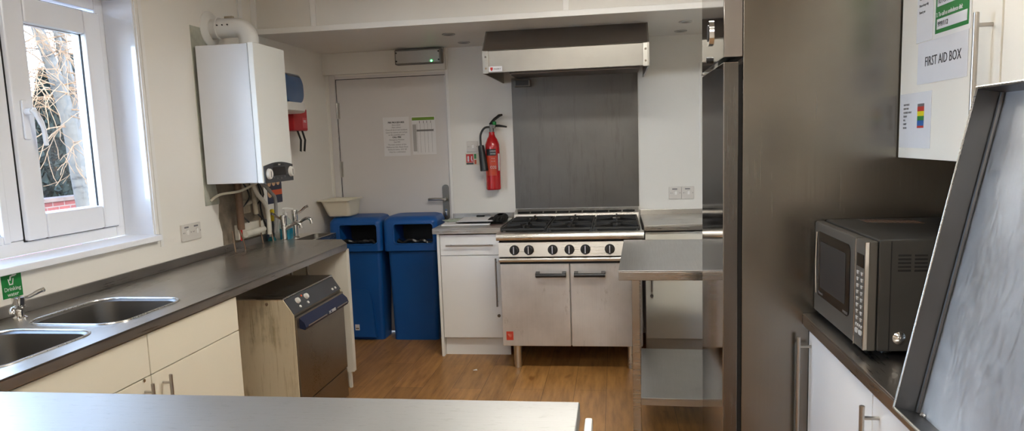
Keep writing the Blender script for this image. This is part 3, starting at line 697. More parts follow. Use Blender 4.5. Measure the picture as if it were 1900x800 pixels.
dd = B().box(DX1-.02, DY0+.004, .22, DX1, DY1-.004, .662, .004).obj('door', ST_DW, dw)
B().box(DX1-.02, DY0+.004, .05, DX1-.004, DY1-.004, .214, .003).obj('kick_panel', ST_DW, dw)
hb = B().prism([(DX1, .60), (DX1+.028, .592), (DX1+.034, .604), (DX1+.026, .628), (DX1, .652)], 'y', DY0+.03, DY1-.015)
hb = hb.obj('handle', NAVY, dd)
B().box(DX1+.030, DY0+.06, .604, DX1+.034, DY0+.29, .610).box(DX1+.030, DY0+.43, .604, DX1+.034, DY1-.03, .610).obj('grey_line', HINGE, hb)
text('DC SERIES', .022, PAPER, (DX1+.0345, DY0+.36, .609), (0, 1, 0), (-.2, 0, 1), hb, sx=.9)
B().cyl((-1.68, DY0, .728), (-1.68, DY0-.004, .728), .008, n=14).obj('screw', CHROME, dw)
for x in (DX0+.05, DX1-.06):
    for y in (DY0+.05, DY1-.05): B().cyl((x, y, 0), (x, y, .055), .018, n=16).obj('foot', BLK, dw)

# ------------------------------------------------------------------ bins and tub
def bin_(label, xf0, xf1, xb0, xb1, sticker):
    # xf: front width at the top, xb: front width at the floor
    o = thing('litter_bin', label, 'bin', ((xf0+xf1)/2, 5.16, 0), 0, 'blue litter bins by the door')
    YK = 5.292
    def sec(x0, x1, y0, z, r): return [(x, y, z) for x, y in rrect(x0, y0, x1, YK, r, 5)]
    L = lambda a, b, t: a+(b-a)*t
    def row(t, z, r=.03): return sec(L(xb0, xf0+.02, t), L(xb1, xf1-.02, t), L(5.09, 5.03, t), z, r)
    body = B().loft([row(0, 0), row(.02, .012), row(.5, .35), row(1, .70)]).obj('bin_body', BIN, o)
    B().prism([(xb0+.03, .03)] + [(xb0+.05, .33), (xb0+.07, .38), (xb0+.10, .40), (xb1-.12, .40), (xb1-.08, .38), (xb1-.07, .33), (xb1-.05, .03)], 'y', 5.045, 5.11).xf(Matrix.Rotation(math.radians(0), 4, 'X')).obj('service_panel', BIN, body) if sticker else None
    hood = B().loft([sec(xf0+.012, xf1-.012, 5.012, .69, .03), sec(xf0, xf1, 4.997, .70, .035), sec(xf0, xf1, 4.997, .905, .04), sec(xf0+.004, xf1-.004, 5.004, .925, .045), sec(xf0+.02, xf1-.02, 5.025, .946, .05), sec(xf0+.05, xf1-.05, 5.06, .953, .05)])
    cut = B().prism(rrect(xf0+.085, .752, xf1-.03, .898, .022), 'y', 4.9, 5.25)
    # bezel slope: a slightly larger shallow cut
    hood = boolean(hood, cut).obj('hood', BIN, o)
    B().prism(rrect(xf0+.086, .753, xf1-.031, .897, .022), 'y', 5.235, 5.245).obj('inner_back', BLKM, hood)
    rp = [(x, 4.996, z) for x, z in rrect(xf0+.083, .75, xf1-.028, .90, .024)]
    B().tube(rp+rp[:1], .005, 8, False).obj('opening_rim', BIN, hood)
    random.seed(int(abs(xf0)*100))
    pts = [(xf0+.10+k*.028, 5.03+.02*random.random(), .745+.03*random.random()) for k in range(11)]
    B().tube(smooth(pts, 3), .018, 8).obj('bin_liner', BINL, o)
    return o
b1 = bin_('blue litter bin with white sticker low on its front, under the white tub', -2.118, -1.715, -2.06, -1.765, True)
st = B().box(-1.975, 5.0425, .085, -1.94, 5.0445, .13, .002).obj('sticker', PAPER, b1)
B().box(-1.970, 5.0417, .095, -1.945, 5.0425, .103).obj('print', BROWNP, st)
bin_('blue litter bin with plain front, beside the white corner cabinet', -1.70, -1.29, -1.685, -1.34, False)
tb = thing('plastic_tub', 'cream white plastic tub standing on the corner of the blue bin', 'tub', (-2.06, 5.12, .953))
def ts(x0, y0, x1, y1, z, r=.03): return [(x, y, z) for x, y in rrect(x0, y0, x1, y1, r, 5)]
B().loft([ts(-2.12, 5.04, -1.965, 5.22, .9545), ts(-2.13, 5.025, -1.955, 5.235, .965), ts(-2.165, 4.985, -1.945, 5.265, 1.075), ts(-2.19, 4.965, -1.93, 5.28, 1.078), ts(-2.19, 4.965, -1.93, 5.28, 1.084), ts(-2.158, 4.99, -1.952, 5.26, 1.082), ts(-2.122, 5.032, -1.962, 5.228, .97)]).obj('tub_body', W_CREAM, tb)

# ------------------------------------------------------------------ back wall run
CF = 4.685
def worktop_back(label, x0, x1):
    o = thing('steel_worktop', label, 'worktop', ((x0+x1)/2, 5.0, .862), 0, 'steel worktops along the back wall')
    B().box(x0, 4.655, .894, x1, YB, .90, .002).obj('top_sheet', ST_TOPX, o)
    B().box(x0, 4.655, .862, x1, 4.667, .8935, .003).box(x0, 4.667, .862, x0+.01, YB, .8935).box(x1-.01, 4.667, .862, x1, YB, .8935).obj('front_edge', ST_TOPX, o)
    B().box(x0, YB-.014, .90, x1, YB, .938, .003).obj('upstand', ST_TOPX, o)
    return o
worktop_back('short steel worktop with clipboard on it, left of the cooker', -1.235, -.765)
worktop_back('steel worktop right of the cooker, behind the steel table', .18, 1.175)
c1 = thing('base_cabinet', 'white cabinet with one drawer and door between bins and cooker', 'cabinet', (-.97, 5.0, 0))
B().box(-1.212, CF-.005, 0, -1.194, YB-.002, .86, .001).obj('end_panel', W_CAB2, c1)
carcass(c1, -1.192, CF+.02, -.745, YB-.002, .13, .86, '-y', W_CAB2)
B().box(-1.192, CF+.05, 0, -.735, CF+.066, .128).obj('plinth', W_CAB2, c1)
dr = B().box(-1.19, CF, .712, -.772, CF+.019, .852, .0015).obj('drawer_front', W_CAB2, c1)
bar_handle((-1.145, CF, .782), (-.818, CF, .782), (0, -1, 0)).obj('handle', NICKEL, dr)
d = B().box(-1.19, CF, .135, -.772, CF+.019, .708, .0015).obj('door', W_CAB2, c1)
bar_handle((-.805, CF, .36), (-.805, CF, .692), (0, -1, 0)).obj('handle', NICKEL, d)
B().cyl((-.80, CF, .29), (-.80, CF-.005, .29), .011, n=18).cyl((-.80, CF-.004, .29), (-.80, CF-.007, .29), .004, n=10).obj('lock', BRONZE, d)
c2 = thing('base_cabinet', 'white cabinet behind the steel table, right of the cooker', 'cabinet', (.6, 5.0, 0))
carcass(c2, .19, CF+.02, 1.17, YB-.002, .13, .86, '-y', W_CAB2)
B().box(.19, CF+.05, 0, 1.17, CF+.066, .128).obj('plinth', SKIRT, c2)
for x0, x1, hx in ((.19, .68, .228), (.682, 1.17, 1.13)):
    d = B().box(x0, CF, .135, x1, CF+.019, .85, .0015).obj('door', W_CAB, c2)
    bar_handle((hx, CF, .46), (hx, CF, .80), (0, -1, 0)).obj('handle', NICKEL, d)
    B().cyl((hx, CF, .425), (hx, CF-.006, .425), .011, n=18).obj('lock', BRONZE, d)
# clipboard, papers and glove on the left worktop
pp = tag(B().box(-.17, -.11, 0, .17, .11, .008, .002).xf(Matrix.Translation((-1.045, 4.93, .9005)) @ Matrix.Rotation(.06, 4, 'Z')).obj('paper_pad', PAPER), 'white paper pad lying under the clipboard on the short worktop', 'papers')
tl = B()
random.seed(5)
for k in range(5): tl.box(-.06, -.05, 0, .06, .05, .0015, M=Matrix.Translation((-1.15+random.uniform(-.03, .03), 5.03+random.uniform(-.03, .03), .9095+.0018*k)) @ Matrix.Rotation(random.uniform(-.7, .7), 4, 'Z') @ Matrix.Rotation(.05, 4, 'X'))
tag(tl.obj('printed_leaflet', paint('leaflet_print', '#b9c6b4', .6, var=.5, scale=30)), 'green and white printed leaflets beside the clipboard', 'leaflets')
cb = thing('clipboard', 'clipboard holding a white sheet on the short steel worktop', 'clipboard', (-.98, 5.02, .91))
CM = Matrix.Translation((-.985, 5.0, .919)) @ Matrix.Rotation(.03, 4, 'Z')
B().box(-.13, -.16, 0, .13, .16, .004, .001, M=CM).obj('board', BLK, cb)
B().box(-.124, -.155, .0042, .124, .145, .006, M=CM).obj('sheet', PAPER, cb)
B().box(-.03, .13, .006, .03, .16, .016, .003, M=CM).obj('clip', BLKM, cb)
gv = thing('glove', 'crumpled black glove beside the clipboard near the cooker', 'glove', (-.83, 5.05, .90))
gb = B().loft([[(x, y, z) for x, y in rrect(-.875+i*.9, 4.955+i, -.78-i*.9, 5.17-i, .035, 5)] for i, z in ((.006, .9005), (0, .915), (.004, .935), (.018, .948), (.035, .95))])
for k in range(4):
    a = -.5+.26*k
    gb.tube(smooth([(-.83+.02*k-.03, 4.985, .925), (-.845+.026*k-.03, 4.945, .93), (-.86+.03*k-.03, 4.91, .915)]), [.014]*5+[.012]*5+[.009], 8)
gb.obj('glove_body', BLKM, gv)

# cooker
ck = thing('range_cooker', 'stainless six burner gas range cooker with two oven doors', 'cooker', (-.29, 4.8, 0))
X0, X1 = -.738, .162
B().box(X0+.004, 4.415, .165, X1-.004, 5.25, .872, .003).obj('oven_body', ST_OVEN, ck)
for x in (X0+.09, X1-.075):
    for y in (4.475, 5.15):
        l = B().cyl((x, y, .012), (x, y, .165), .026, n=20, bv=.003).cyl((x, y, 0), (x, y, .014), .022, n=20).obj('leg', ST_BRT, ck)
for x0, x1, h0, h1 in ((X0+.008, X0+.446, X0+.235, X0+.425), (X0+.452, X1-.008, X0+.476, X0+.668)):
    d = B().box(x0, 4.385, .166, x1, 4.413, .70, .004).obj('oven_door', ST_OVEN, ck)
    hh = B().cyl((h0, 4.345, .632), (h1, 4.345, .632), .013, n=16, bv=.004)
    for hx in (h0+.012, h1-.012): hh.prism([(4.386, .612), (4.386, .652), (4.345, .645), (4.345, .619)], 'x', hx-.012, hx+.012)
    hh.obj('handle', BLK, d)
    if x0 < -.5:
        lg = B().box(X0+.032, 4.3835, .205, X0+.077, 4.3855, .262, .001).obj('logo_badge', paint('badge_red', '#bf3a26', .4), d)
        b = B()
        for k in range(4): b.prism([(X0+.040+.008*k, .245-.003*k), (X0+.045+.008*k, .250), (X0+.055+.003*k, .222)], 'y', 4.3828, 4.3836)
        b.obj('emblem', paint('badge_pale', '#d88a70', .5), lg)
# curved front rail below the panel, control panel, rounded nose
B().box(X0, 4.36, .715, X1, 4.415, .742, .010, 3).obj('door_rail', ST_BRT, ck)
B().box(X0+.006, 4.39, .700, X1-.006, 4.414, .716).obj('shadow_gap', BLKM, ck)
cp = B().prism([(4.372, .745), (4.362, .75), (4.375, .838), (4.415, .85), (4.415, .745)], 'x', X0+.004, X1-.004).obj('control_panel', ST_BRT, ck)
ns = [(4.42, .852), (4.36, .853), (4.349, .858), (4.344, .868), (4.344, .88), (4.349, .892), (4.358, .900), (4.42, .900)]
B().prism(ns, 'x', X0-.006, X1+.006).obj('nose_rail', ST_BRT, ck)
for x in (-.632, -.540, -.391, -.287, -.188, -.039):
    k = B().cyl((x, 4.366, .793), (x, 4.352, .793), .031, .031, n=28, bv=.003).cyl((x, 4.352, .793), (x, 4.332, .793), .025, .023, n=24, bv=.003)
    k.box(x-.008, 4.322, .766, x+.008, 4.334, .82, .003)
    k = k.obj('control_knob', BLK, cp)
    B().box(x-.002, 4.3205, .775, x+.002, 4.3225, .82).obj('pointer_line', PAPER, k)
B().box(X0, 4.42, .872, X1, 5.20, .894, .003).obj('hob_top', ST_OVEN, ck)
ldg = B().prism([(5.17, .894), (5.175, .932), (5.255, .962), (5.28, .962), (5.28, .894)], 'x', X0-.004, X1+.004).obj('flue_ledge', ST_BRT, ck)
for k in range(9):
    a = X0+.022+k*.096
    nv = Vector((0, -.03, .08)).normalized()
    B().loft([[(a, 5.19, .9385), (a+.086, 5.19, .9385), (a+.086, 5.215, .9475), (a, 5.215, .9475)], [(a, 5.19+nv.y*.0015, .9385+nv.z*.0015), (a+.086, 5.19+nv.y*.0015, .9385+nv.z*.0015), (a+.086, 5.215+nv.y*.0015, .9475+nv.z*.0015), (a, 5.215+nv.y*.0015, .9475+nv.z*.0015)]]).obj('flue_slot', BLKM, ldg)
for i in range(3):
    gx0 = X0+.012+i*.294; gx1 = gx0+.288
    g = B(); z0, z1 = .906, .920
    g.box(gx0, 4.435, z0, gx0+.012, 5.155, z1, .003).box(gx1-.012, 4.435, z0, gx1, 5.155, z1, .003)
    for y in (4.435, 4.79, 5.143): g.box(gx0+.012, y, z0, gx1-.012, y+.012, z1, .003)
    for cy in (4.62, 4.97):
        cx = (gx0+gx1)/2
        for a in range(8):
            t = PI/4*a
            dx, dy = math.cos(t), math.sin(t)
            r1 = min(.132/max(abs(dx), 1e-3), .166/max(abs(dy), 1e-3))
            g.prism([(0, 0), (r1-.045, 0), (r1-.045, .018), (.015, .024), (0, .024)], 'y', -.005, .005) if False else g.box(.04, -.005, .906, r1, .005, .930 if a % 2 == 0 else .924, .002, M=Matrix.Translation((cx, cy, 0)) @ Matrix.Rotation(t, 4, 'Z'))
    for fx in (gx0+.006, gx1-.006):
        for fy in (4.441, 4.796, 5.149): g.cyl((fx, fy, .894), (fx, fy, .908), .006, n=8)
    g.obj('pan_support', IRON, ck)
    for cy in (4.62, 4.97):
        B().lathe([(.055, .894), (.055, .902), (.04, .906), (.04, .913), (.036, .916), (.001, .917)], ((gx0+gx1)/2, cy, 0), 24).obj('burner', IRON, ck)
    B().prism(rrect(gx0+.02, 4.46, gx1-.02, 5.13, .03), 'z', .894, .8955).obj('spill_tray', BLKM, ck)

# splashback, hood
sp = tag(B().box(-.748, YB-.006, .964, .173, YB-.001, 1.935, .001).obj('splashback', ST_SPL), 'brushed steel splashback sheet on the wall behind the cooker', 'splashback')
hd = thing('extractor_hood', 'stainless extractor hood with sloped dark top hanging over the cooker', 'hood', (-.3, 4.9, 1.9))
HX0, HX1 = -.812, .218
B().prism([(4.50, 1.905), (4.492, 2.035), (4.505, 2.045), (4.515, 2.03), (4.515, 1.915), (4.53, 1.905)], 'x', HX0+.012, HX1-.012).obj('front_lip', ST_HOOD, hd)
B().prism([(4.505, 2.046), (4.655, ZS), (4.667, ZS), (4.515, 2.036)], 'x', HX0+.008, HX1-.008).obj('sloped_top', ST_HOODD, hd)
sd = [(4.49, 1.90), (4.485, 2.04), (4.50, 2.05), (4.65, ZS), (YB, ZS), (YB, 1.90)]
for x0 in (HX0, HX1-.008):
    B().prism(sd, 'x', x0, x0+.008).obj('end_panel', ST_HOOD, hd)
for x in (HX0+.008, HX1-.038): B().box(x, 4.482, 1.898, x+.03, 4.4915, 2.038, .002).obj('corner_strip', ST_HOOD, hd)
for x in (HX0+.022, HX1-.022):
    for z in (1.93, 2.0): B().cyl((x, 4.483, z), (x, 4.479, z), .006, n=12).obj('screw', CHROME, hd)
B().box(HX0+.01, 4.52, 2.04, HX1-.01, YB-.004, 2.055).obj('filter_ceiling', BLKM, hd)
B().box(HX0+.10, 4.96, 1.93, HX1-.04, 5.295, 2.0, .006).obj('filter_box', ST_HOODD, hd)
bd = B().box(HX0+.04, 4.4795, 1.908, HX0+.125, 4.482, 1.94).obj('badge', PAPER, hd)
sh = [(HX0+.05, 1.934), (HX0+.066, 1.934), (HX0+.066, 1.922), (HX0+.058, 1.911), (HX0+.05, 1.922)]
B().prism(sh, 'y', 4.4787, 4.4796).obj('red_shield', REDS, bd)
text('PARRY', .0155, INK, (HX0+.095, 4.479, 1.923), (1, 0, 0), (0, 0, 1), bd)
hbx = thing('switch_box', 'small dark box on the splashback under the left of the hood', 'box', (-.66, YB-.06, 1.85))
B().box(-.715, YB-.09, 1.865, -.60, YB-.005, 1.915, .004).obj('casing', BRONZE, hbx)
B().box(-.705, YB-.093, 1.872, -.61, YB-.09, 1.908, .002).obj('cover', BLK, hbx)

# fire extinguisher and sign
fe = thing('fire_extinguisher', 'red fire extinguisher with black horn hung on the back wall', 'extinguisher', (-.90, YB-.075, 1.118))
ex, ey = -.898, YB-.075
B().lathe([(.001, 1.118), (.05, 1.118), (.055, 1.124), (.055, 1.42), (.052, 1.455), (.04, 1.49), (.026, 1.512), (.021, 1.53), (.021, 1.545), (.001, 1.545)], (ex, ey, 0), 36).obj('cylinder', RED, fe)
def wrap(z0, z1, a0, a1, r, n=14):
    b = B(); return b.loft([[(ex+rr*math.cos(a0+(a1-a0)*k/n), ey+rr*math.sin(a0+(a1-a0)*k/n), z) for k in range(n+1)] for rr, z in ((r, z0), (r, z1))], False, (False, False))
wrap(1.372, 1.42, -2.3, -.95, .0555).obj('black_label_band', BLK, fe)
wrap(1.225, 1.37, -2.3, -.9, .0555).obj('orange_label', paint('label_orange', '#bf3d1c', .4, var=.1, scale=40), fe)
wrap(1.26, 1.385, -.62, -.25, .0556).obj('inspection_label', PAPER, fe)
for k, (tx, sz, z) in enumerate((('CARBON', .014, 1.405), ('DIOXIDE', .013, 1.385), ('CO2', .03, 1.285), ('TO USE', .011, 1.35), ('PULL PIN', .01, 1.33))):
    text(tx, sz, PAPER, (ex+.012, ey-.0563, z), (1, 0, 0), (0, 0, 1), fe, sx=.75)
B().cyl((ex, ey, 1.54), (ex, ey, 1.585), .017, n=16).box(ex-.016, ey-.014, 1.57, ex+.03, ey+.014, 1.60, .004).obj('valve', BRONZE, fe)
B().tube([(ex-.012, ey, 1.60), (ex+.022, ey, 1.635), (ex+.06, ey, 1.662), (ex+.085, ey, 1.668)], [.009, .011, .011, .007], 8).tube([(ex+.01, ey, 1.59), (ex+.06, ey, 1.588), (ex+.115, ey, 1.578)], [.009, .009, .006], 8).obj('handles', BLK, fe)
B().lathe([(.001, -.016), (.014, -.012), (.016, 0), (.014, .012), (.001, .016)], (ex+.022, ey-.004, 1.608), 12).obj('green_tag', GREEN, fe)
B().tube(smooth([(ex-.012, ey-.006, 1.582), (ex-.05, ey-.02, 1.575), (ex-.078, ey-.03, 1.53), (ex-.08, ey-.035, 1.47), (ex-.078, ey-.038, 1.44)]), .008, 10).obj('hose', BLK, fe)
B().cyl((ex-.078, ey-.038, 1.448), (ex-.055, ey-.058, 1.262), .022, .031, n=24, bv=.003).obj('discharge_horn', BLK, fe)
B().box(ex-.03, ey+.05, 1.36, ex+.03, YB-.001, 1.44, .003).obj('wall_bracket', BLK, fe)
fs = thing('extinguisher_sign', 'red and green fire extinguisher sign on the wall behind the horn', 'sign', (-1.06, YB, 1.30))
B().box(-1.122, YB-.002, 1.303, -.975, YB, 1.393).obj('sign_panel', paint('sign_base', '#d8d2bf', .5), fs)
B().box(-1.114, YB-.003, 1.322, -1.058, YB-.002, 1.386).obj('red_panel', REDS, fs)
B().box(-1.114, YB-.003, 1.308, -1.058, YB-.002, 1.320).obj('black_strip', BLK, fs)
B().box(-1.104, YB-.0036, 1.33, -1.092, YB-.003, 1.362).prism([(-1.106, 1.362), (-1.09, 1.362), (-1.098, 1.376)], 'y', YB-.0036, YB-.003).tube([(-1.07, YB-.0034, 1.37), (-1.074, YB-.0034, 1.35), (-1.067, YB-.0034, 1.33)], .004, 6).obj('symbols', PAPER, fs)
B().box(-1.052, YB-.003, 1.35, -1.036, YB-.002, 1.386).obj('green_panel', GREEN, fs)
B().box(-1.052, YB-.003, 1.31, -1.036, YB-.002, 1.342).obj('pale_red_panel', ORANGE, fs)

tag(B().prism([(-.935, 4.385), (-.905, 4.38), (-.915, 4.41)], 'z', .0005, .003).obj('paper_scrap', PAPER), 'tiny white paper scrap lying on the wooden floor', 'litter')

# ------------------------------------------------------------------ steel prep table
tt = thing('prep_table', 'steel table with lower shelf standing in front of the right cabinet', 'table', (.008, 3.262, 0), math.radians(-2.2))
TW, TD = 1.12, 1.0
B().box(0, 0, .856, TW, TD, .862, .002).obj('tabletop', ST_TBL, tt, local=True)
B().box(0, 0, .815, TW, .010, .8555, .003).box(0, .01, .815, .01, TD, .8555).box(TW-.01, .01, .815, TW, TD, .8555).box(.01, TD-.01, .815, TW-.01, TD, .8555).obj('apron', ST_APR, tt, local=True)
for x in (.058, TW-.095):
    for y in (.075, TD-.11):
        B().box(x, y, .04, x+.038, y+.038, .856, .003).obj('leg', ST_APR, tt, local=True)
        B().cyl((x+.019, y+.019, 0), (x+.019, y+.019, .045), .016, n=14).obj('foot', BLK, tt, local=True)
B().box(.096, .09, .216, TW-.096, TD-.09, .222, .002).box(.096, .09, .185, TW-.096, .098, .2155).box(.096, TD-.098, .185, TW-.096, TD-.09, .2155).obj('undershelf', ST_SHF, tt, local=True)

# ------------------------------------------------------------------ fridge
fg = thing('upright_fridge', 'tall stainless upright fridge with polished door, beside the microwave', 'fridge', (.75, 2.57, 0))
FY0, FY1, FX = 2.302, 2.845, .336
B().box(.394, FY0, .10, 1.165, FY1, 2.06, .003).obj('cabinet_body', ST_FR, fg)
for x in (.45, 1.1):
    for y in (FY0+.06, FY1-.06): B().cyl((x, y, 0), (x, y, .10), .02, n=16).obj('foot', BLK, fg)
d = B().box(FX, FY0+.004, .12, FX+.046, FY1-.002, 1.69, .003).obj('door', ST_MIR, fg)
B().box(FX+.0025, FY0+.0025, .123, FX+.0445, FY0+.0045, 1.687, .0008).obj('door_edge', ST_EDGE, d)
B().box(FX+.046, FY0+.012, .13, .394, FY1-.012, 1.68).obj('gasket', BLKM, fg)
fa = B().box(FX, FY0, 1.703, .393, FY1, 2.06, .003).obj('fascia', ST_MIR, fg)
B().box(FX+.002, FY0-.0015, 1.705, .392, FY0+.0005, 2.058, .0006).obj('fascia_side', ST_HOODD, fa)
ft = [(y, z) for y, z in rrect(2.565, 1.775, 2.64, 1.86, .028)]
bz = B().prism(ft, 'x', FX-.008, FX).obj('thermostat_bezel', CHROME, fa)
B().prism(rrect(2.585, 1.79, 2.62, 1.845, .012), 'x', FX-.010, FX-.008).obj('display', BLK, bz)
B().cyl((FX, 2.62, 1.728), (FX-.012, 2.62, 1.728), .011, n=16).obj('lock', BLK, fa)
B().box(FX-.004, FY1-.05, 1.692, FX+.04, FY1-.004, 1.70, .002).obj('hinge', ST_BRT, fg)

# ------------------------------------------------------------------ near counter
nc = thing('serving_counter', 'bright steel topped counter across the foreground', 'counter', (-.83, 1.15, 0))
KX0, KX1, KY0, KY1 = -1.575, -.084, .80, 1.498
B().box(KX0, KY0, .86, KX1, KY1, .90, .004, 3).obj('steel_top', ST_FORE, nc)
B().box(KX0+.03, KY0+.03, .1, KX1-.02, KY1-.03, .859).obj('body', W_CAB2, nc)
B().box(KX0+.05, KY0+.06, 0, KX1-.06, KY1-.06, .10).obj('plinth', SKIRT, nc)
B().box(KX1-.02, KY0+.10, .12, KX1-.002, KY1-.06, .858, .002).obj('end_door', W_CREAM, nc)
B().box(KX1+.014, KY1-.15, .60, KX1+.030, KY1-.075, .895, .004).box(KX1-.002, KY1-.13, .64, KX1+.014, KY1-.10, .68).box(KX1-.002, KY1-.13, .80, KX1+.014, KY1-.10, .84).obj('pull_handle', W_TRIM, nc)

# ------------------------------------------------------------------ right hand run
rw = thing('steel_worktop', 'steel worktop under the microwave along the right wall', 'worktop', (.88, 1.6, .862), 0, None)
B().box(.58, .55, .894, XR, 2.30, .90, .002).obj('top_sheet', ST_TOP, rw)
B().box(.58, .55, .862, .592, 2.30, .8935, .003).obj('front_edge', ST_TOP, rw)
B().box(XR-.014, .55, .90, XR, 2.30, .94, .003).obj('upstand', ST_TOP, rw)
tag(B().box(XR-.006, .55, .942, XR-.001, 2.298, 1.38, .001).obj('splashback', ST_SPL), 'steel splashback sheet on right wall between microwave worktop and wall cabinets', 'splashback')
def right_unit(label, y0, y1, hy):
    o = thing('base_cabinet', label, 'cabinet', (.9, (y0+y1)/2, 0), 0, 'white cabinets under the microwave worktop')
    carcass(o, .62, y0, XR-.002, y1, .12, .86, '-x', W_CAB2)
    B().box(.66, y0, 0, .676, y1, .12).obj('plinth', SKIRT, o)
    d = B().box(.60, y0+.0015, .125, .619, y1-.0015, .855, .0015).obj('door', W_CAB2, o)
    bar_handle((.60, hy, .44), (.60, hy, .83), (-1, 0, 0), .006, .038).obj('handle', NICKEL, d)
right_unit('white base cabinet with long handle, against the fridge side', 1.735, 2.298, 2.27)
right_unit('white base cabinet below the leaning steel tray', 1.15, 1.733, 1.69)
right_unit('white base cabinet at the near end of right worktop', .56, 1.148, 1.10)

mw = thing('microwave', 'grey microwave oven on the right worktop against the fridge', 'microwave', (.8, 2.07, .90))
MX, MY0, MY1, MZ0, MZ1 = .612, 1.842, 2.298, .914, 1.198
B().box(MX+.03, MY0, MZ0, MX+.40, MY1, MZ1, .006).obj('casing', MWB, mw)
for x in (MX+.07, MX+.34):
    for y in (MY0+.05, MY1-.05): B().cyl((x, y, .90), (x, y, .915), .014, n=14).obj('foot', BLK, mw)
dd = B().box(MX, MY0+.078, MZ0, MX+.029, MY1, MZ1-.004, .006).obj('door', MWF, mw)
wn = [(y, z) for y, z in rrect(1.957, .972, 2.262, 1.168, .02)]
B().prism(wn, 'x', MX-.002, MX+.001).obj('door_window', MWG, dd)
B().prism(rrect(1.99, 1.0, 2.225, 1.14, .006), 'x', MX-.0028, MX-.0019).obj('mesh_screen', paint('mw_mesh', '#2a2a2b', .35, var=.15, scale=200), dd)
B().tube(smooth([(MX-.003, 2.262, 1.165), (MX-.004, 2.268, 1.07), (MX-.003, 2.262, .975)]), .003, 8).obj('chrome_line', CHROME, dd)
text('Panasonic', .011, INKL, (MX-.003, 2.215, .983), (0, -1, 0), (0, 0, 1), dd)
text('INVERTER', .009, INKL, (MX-.003, 1.985, .980), (0, -1, 0), (0, 0, 1), dd)
cp = B().box(MX, MY0+.002, MZ0, MX+.029, MY0+.074, MZ1-.004, .004).obj('control_panel', MWF, mw)
B().box(MX-.002, MY0+.072, MZ0, MX+.01, MY0+.077, MZ1-.006, .001).box(MX-.002, MY0-.001, MZ0+.003, MX+.008, MY0+.004, MZ1-.006, .001).obj('chrome_line', CHROME, cp)
B().box(MX-.0015, MY0+.012, 1.125, MX+.001, MY0+.062, 1.158).obj('display', MWG, cp)
for r in range(8):
    for c in range(2):
        z = 1.108-.017*r
        B().prism([(MY0+.022+.03*c+dy, z+dz) for dy, dz in ((-.007, .004), (.007, .004), (.003, -.004), (-.003, -.004))], 'x', MX-.0025, MX+.0005).obj('button', DIFF, cp)
for c in range(4): B().cyl((MX-.002, MY0+.018+.013*c, .972), (MX, MY0+.018+.013*c, .972), .004, n=10).obj('button', DIFF, cp)
for c in range(2): B().prism(rrect(MY0+.013+.028*c, .95, MY0+.035+.028*c, .962, .005), 'x', MX-.0025, MX).obj('button', DIFF, cp)
B().box(MX-.0015, MY0+.012, .925, MX+.001, MY0+.064, .943).obj('door_release', MWF, cp)
v = B()
for k in range(3):
    for r in range(5): v.box(MX+.075+.038*k, MY0-.001, 1.118+.0095*r, MX+.105+.038*k, MY0+.001, 1.123+.0095*r, .0008)
v.obj('vent_slots', BLKM, mw)
B().box(MX+.058, MY0-.0015, MZ0+.002, MX+.060, MY0, MZ1-.004).obj('seam', BLKM, mw)
v = B()
for k in range(12): v.box(MX+.12+.012*k, 2.20-.004*k, MZ1-.0005, MX+.127+.012*k, 2.27-.004*k, MZ1+.0006)
v.obj('top_vents', BROWNP, mw)
B().lathe([(.016, 0), (.016, .004), (.009, .010), (.001, .012)], (MX+.082, MY0, .95), 20, Matrix.Rotation(PI/2, 3, 'X')).obj('side_stud', CHROME, mw)

# leaning steel tray, its long side along the counter edge
tr = thing('steel_tray', 'big shallow stainless steel tray leaning on its side at the worktop edge', 'tray', (.60, 1.2, .90))
lean = math.atan2(.128, .63)
TM = Matrix.Translation((.546, 1.462, .9118)) @ Matrix.Rotation(lean, 4, 'Y')
# local: z up the plate, y along the counter (0 .. -L), x depth (0 = rim front, .045 = plate)
L, Hh, D = .85, .642, .047
B().box(D, -L, 0, D+.003, 0, Hh, M=TM).obj('base_sheet', ST_TRAY, tr)
rim = B()
rim.box(0, -.003, 0, D, 0, Hh, M=TM)
rim.box(0, -L, 0, D, -.003, .003, M=TM).box(0, -L, Hh-.003, D, -.003, Hh, M=TM).box(0, -L, .003, D, -L+.003, Hh-.003, M=TM)
rim.obj('side_wall', ST_RIM_SHADE, tr)
lip = B().tube([TM @ Vector(p) for p in ((0, -L, .002), (0, -.001, .002), (0, -.001, Hh-.001), (0, -L, Hh-.001))], .0035, 8)
lip.obj('rolled_lip', ST_BRT, tr)
B().tube([TM @ Vector(p) for p in ((D-.004, -.006, .004), (D-.004, -.006, Hh-.004))], .004, 8).obj('corner_fold', ST_RIM_SHADE, tr)
for y in (-.03, -.16, -.4):
    p = TM @ Vector((D-.003, y, .006)); B().cyl(p, p+Vector((-.004, 0, .004)), .004, n=10).obj('rivet', CHROME, tr)

# wall cabinets
def wall_unit(label, y0, y1, hy):
    o = thing('wall_cabinet', label, 'cabinet', (1.0, (y0+y1)/2, 1.38), 0, 'cream wall cabinets above the microwave')
    B().box(.866, y0, 1.384, XR, y1, 2.15).obj('carcass', W_CUP, o)
    d = B().box(.845, y0+.002, 1.382, .864, y1-.002, 2.15, .0015).obj('door', W_CUP, o)
    if hy: bar_handle((.845, hy, 1.42), (.845, hy, 1.722), (-1, 0, 0), .0065, .035, .028).obj('handle', NICKEL, d)
    return o
wall_unit('cream wall cabinet with First Aid Box notice on its door', 1.738, 2.296, 1.778)
wall_unit('cream wall cabinet with plain door, nearest the camera', 1.14, 1.734, 1.21)
GX = .8445
r_, u_ = (0, -1, 0), (0, 0, 1)
a = thing('first_aid_notice', 'white landscape FIRST AID BOX notice on the wall cabinet door', 'notice', (GX, 2.02, 1.58))
B().box(GX-.0012, 1.884, 1.588, GX, 2.172, 1.70).obj('sheet', PAPER, a)
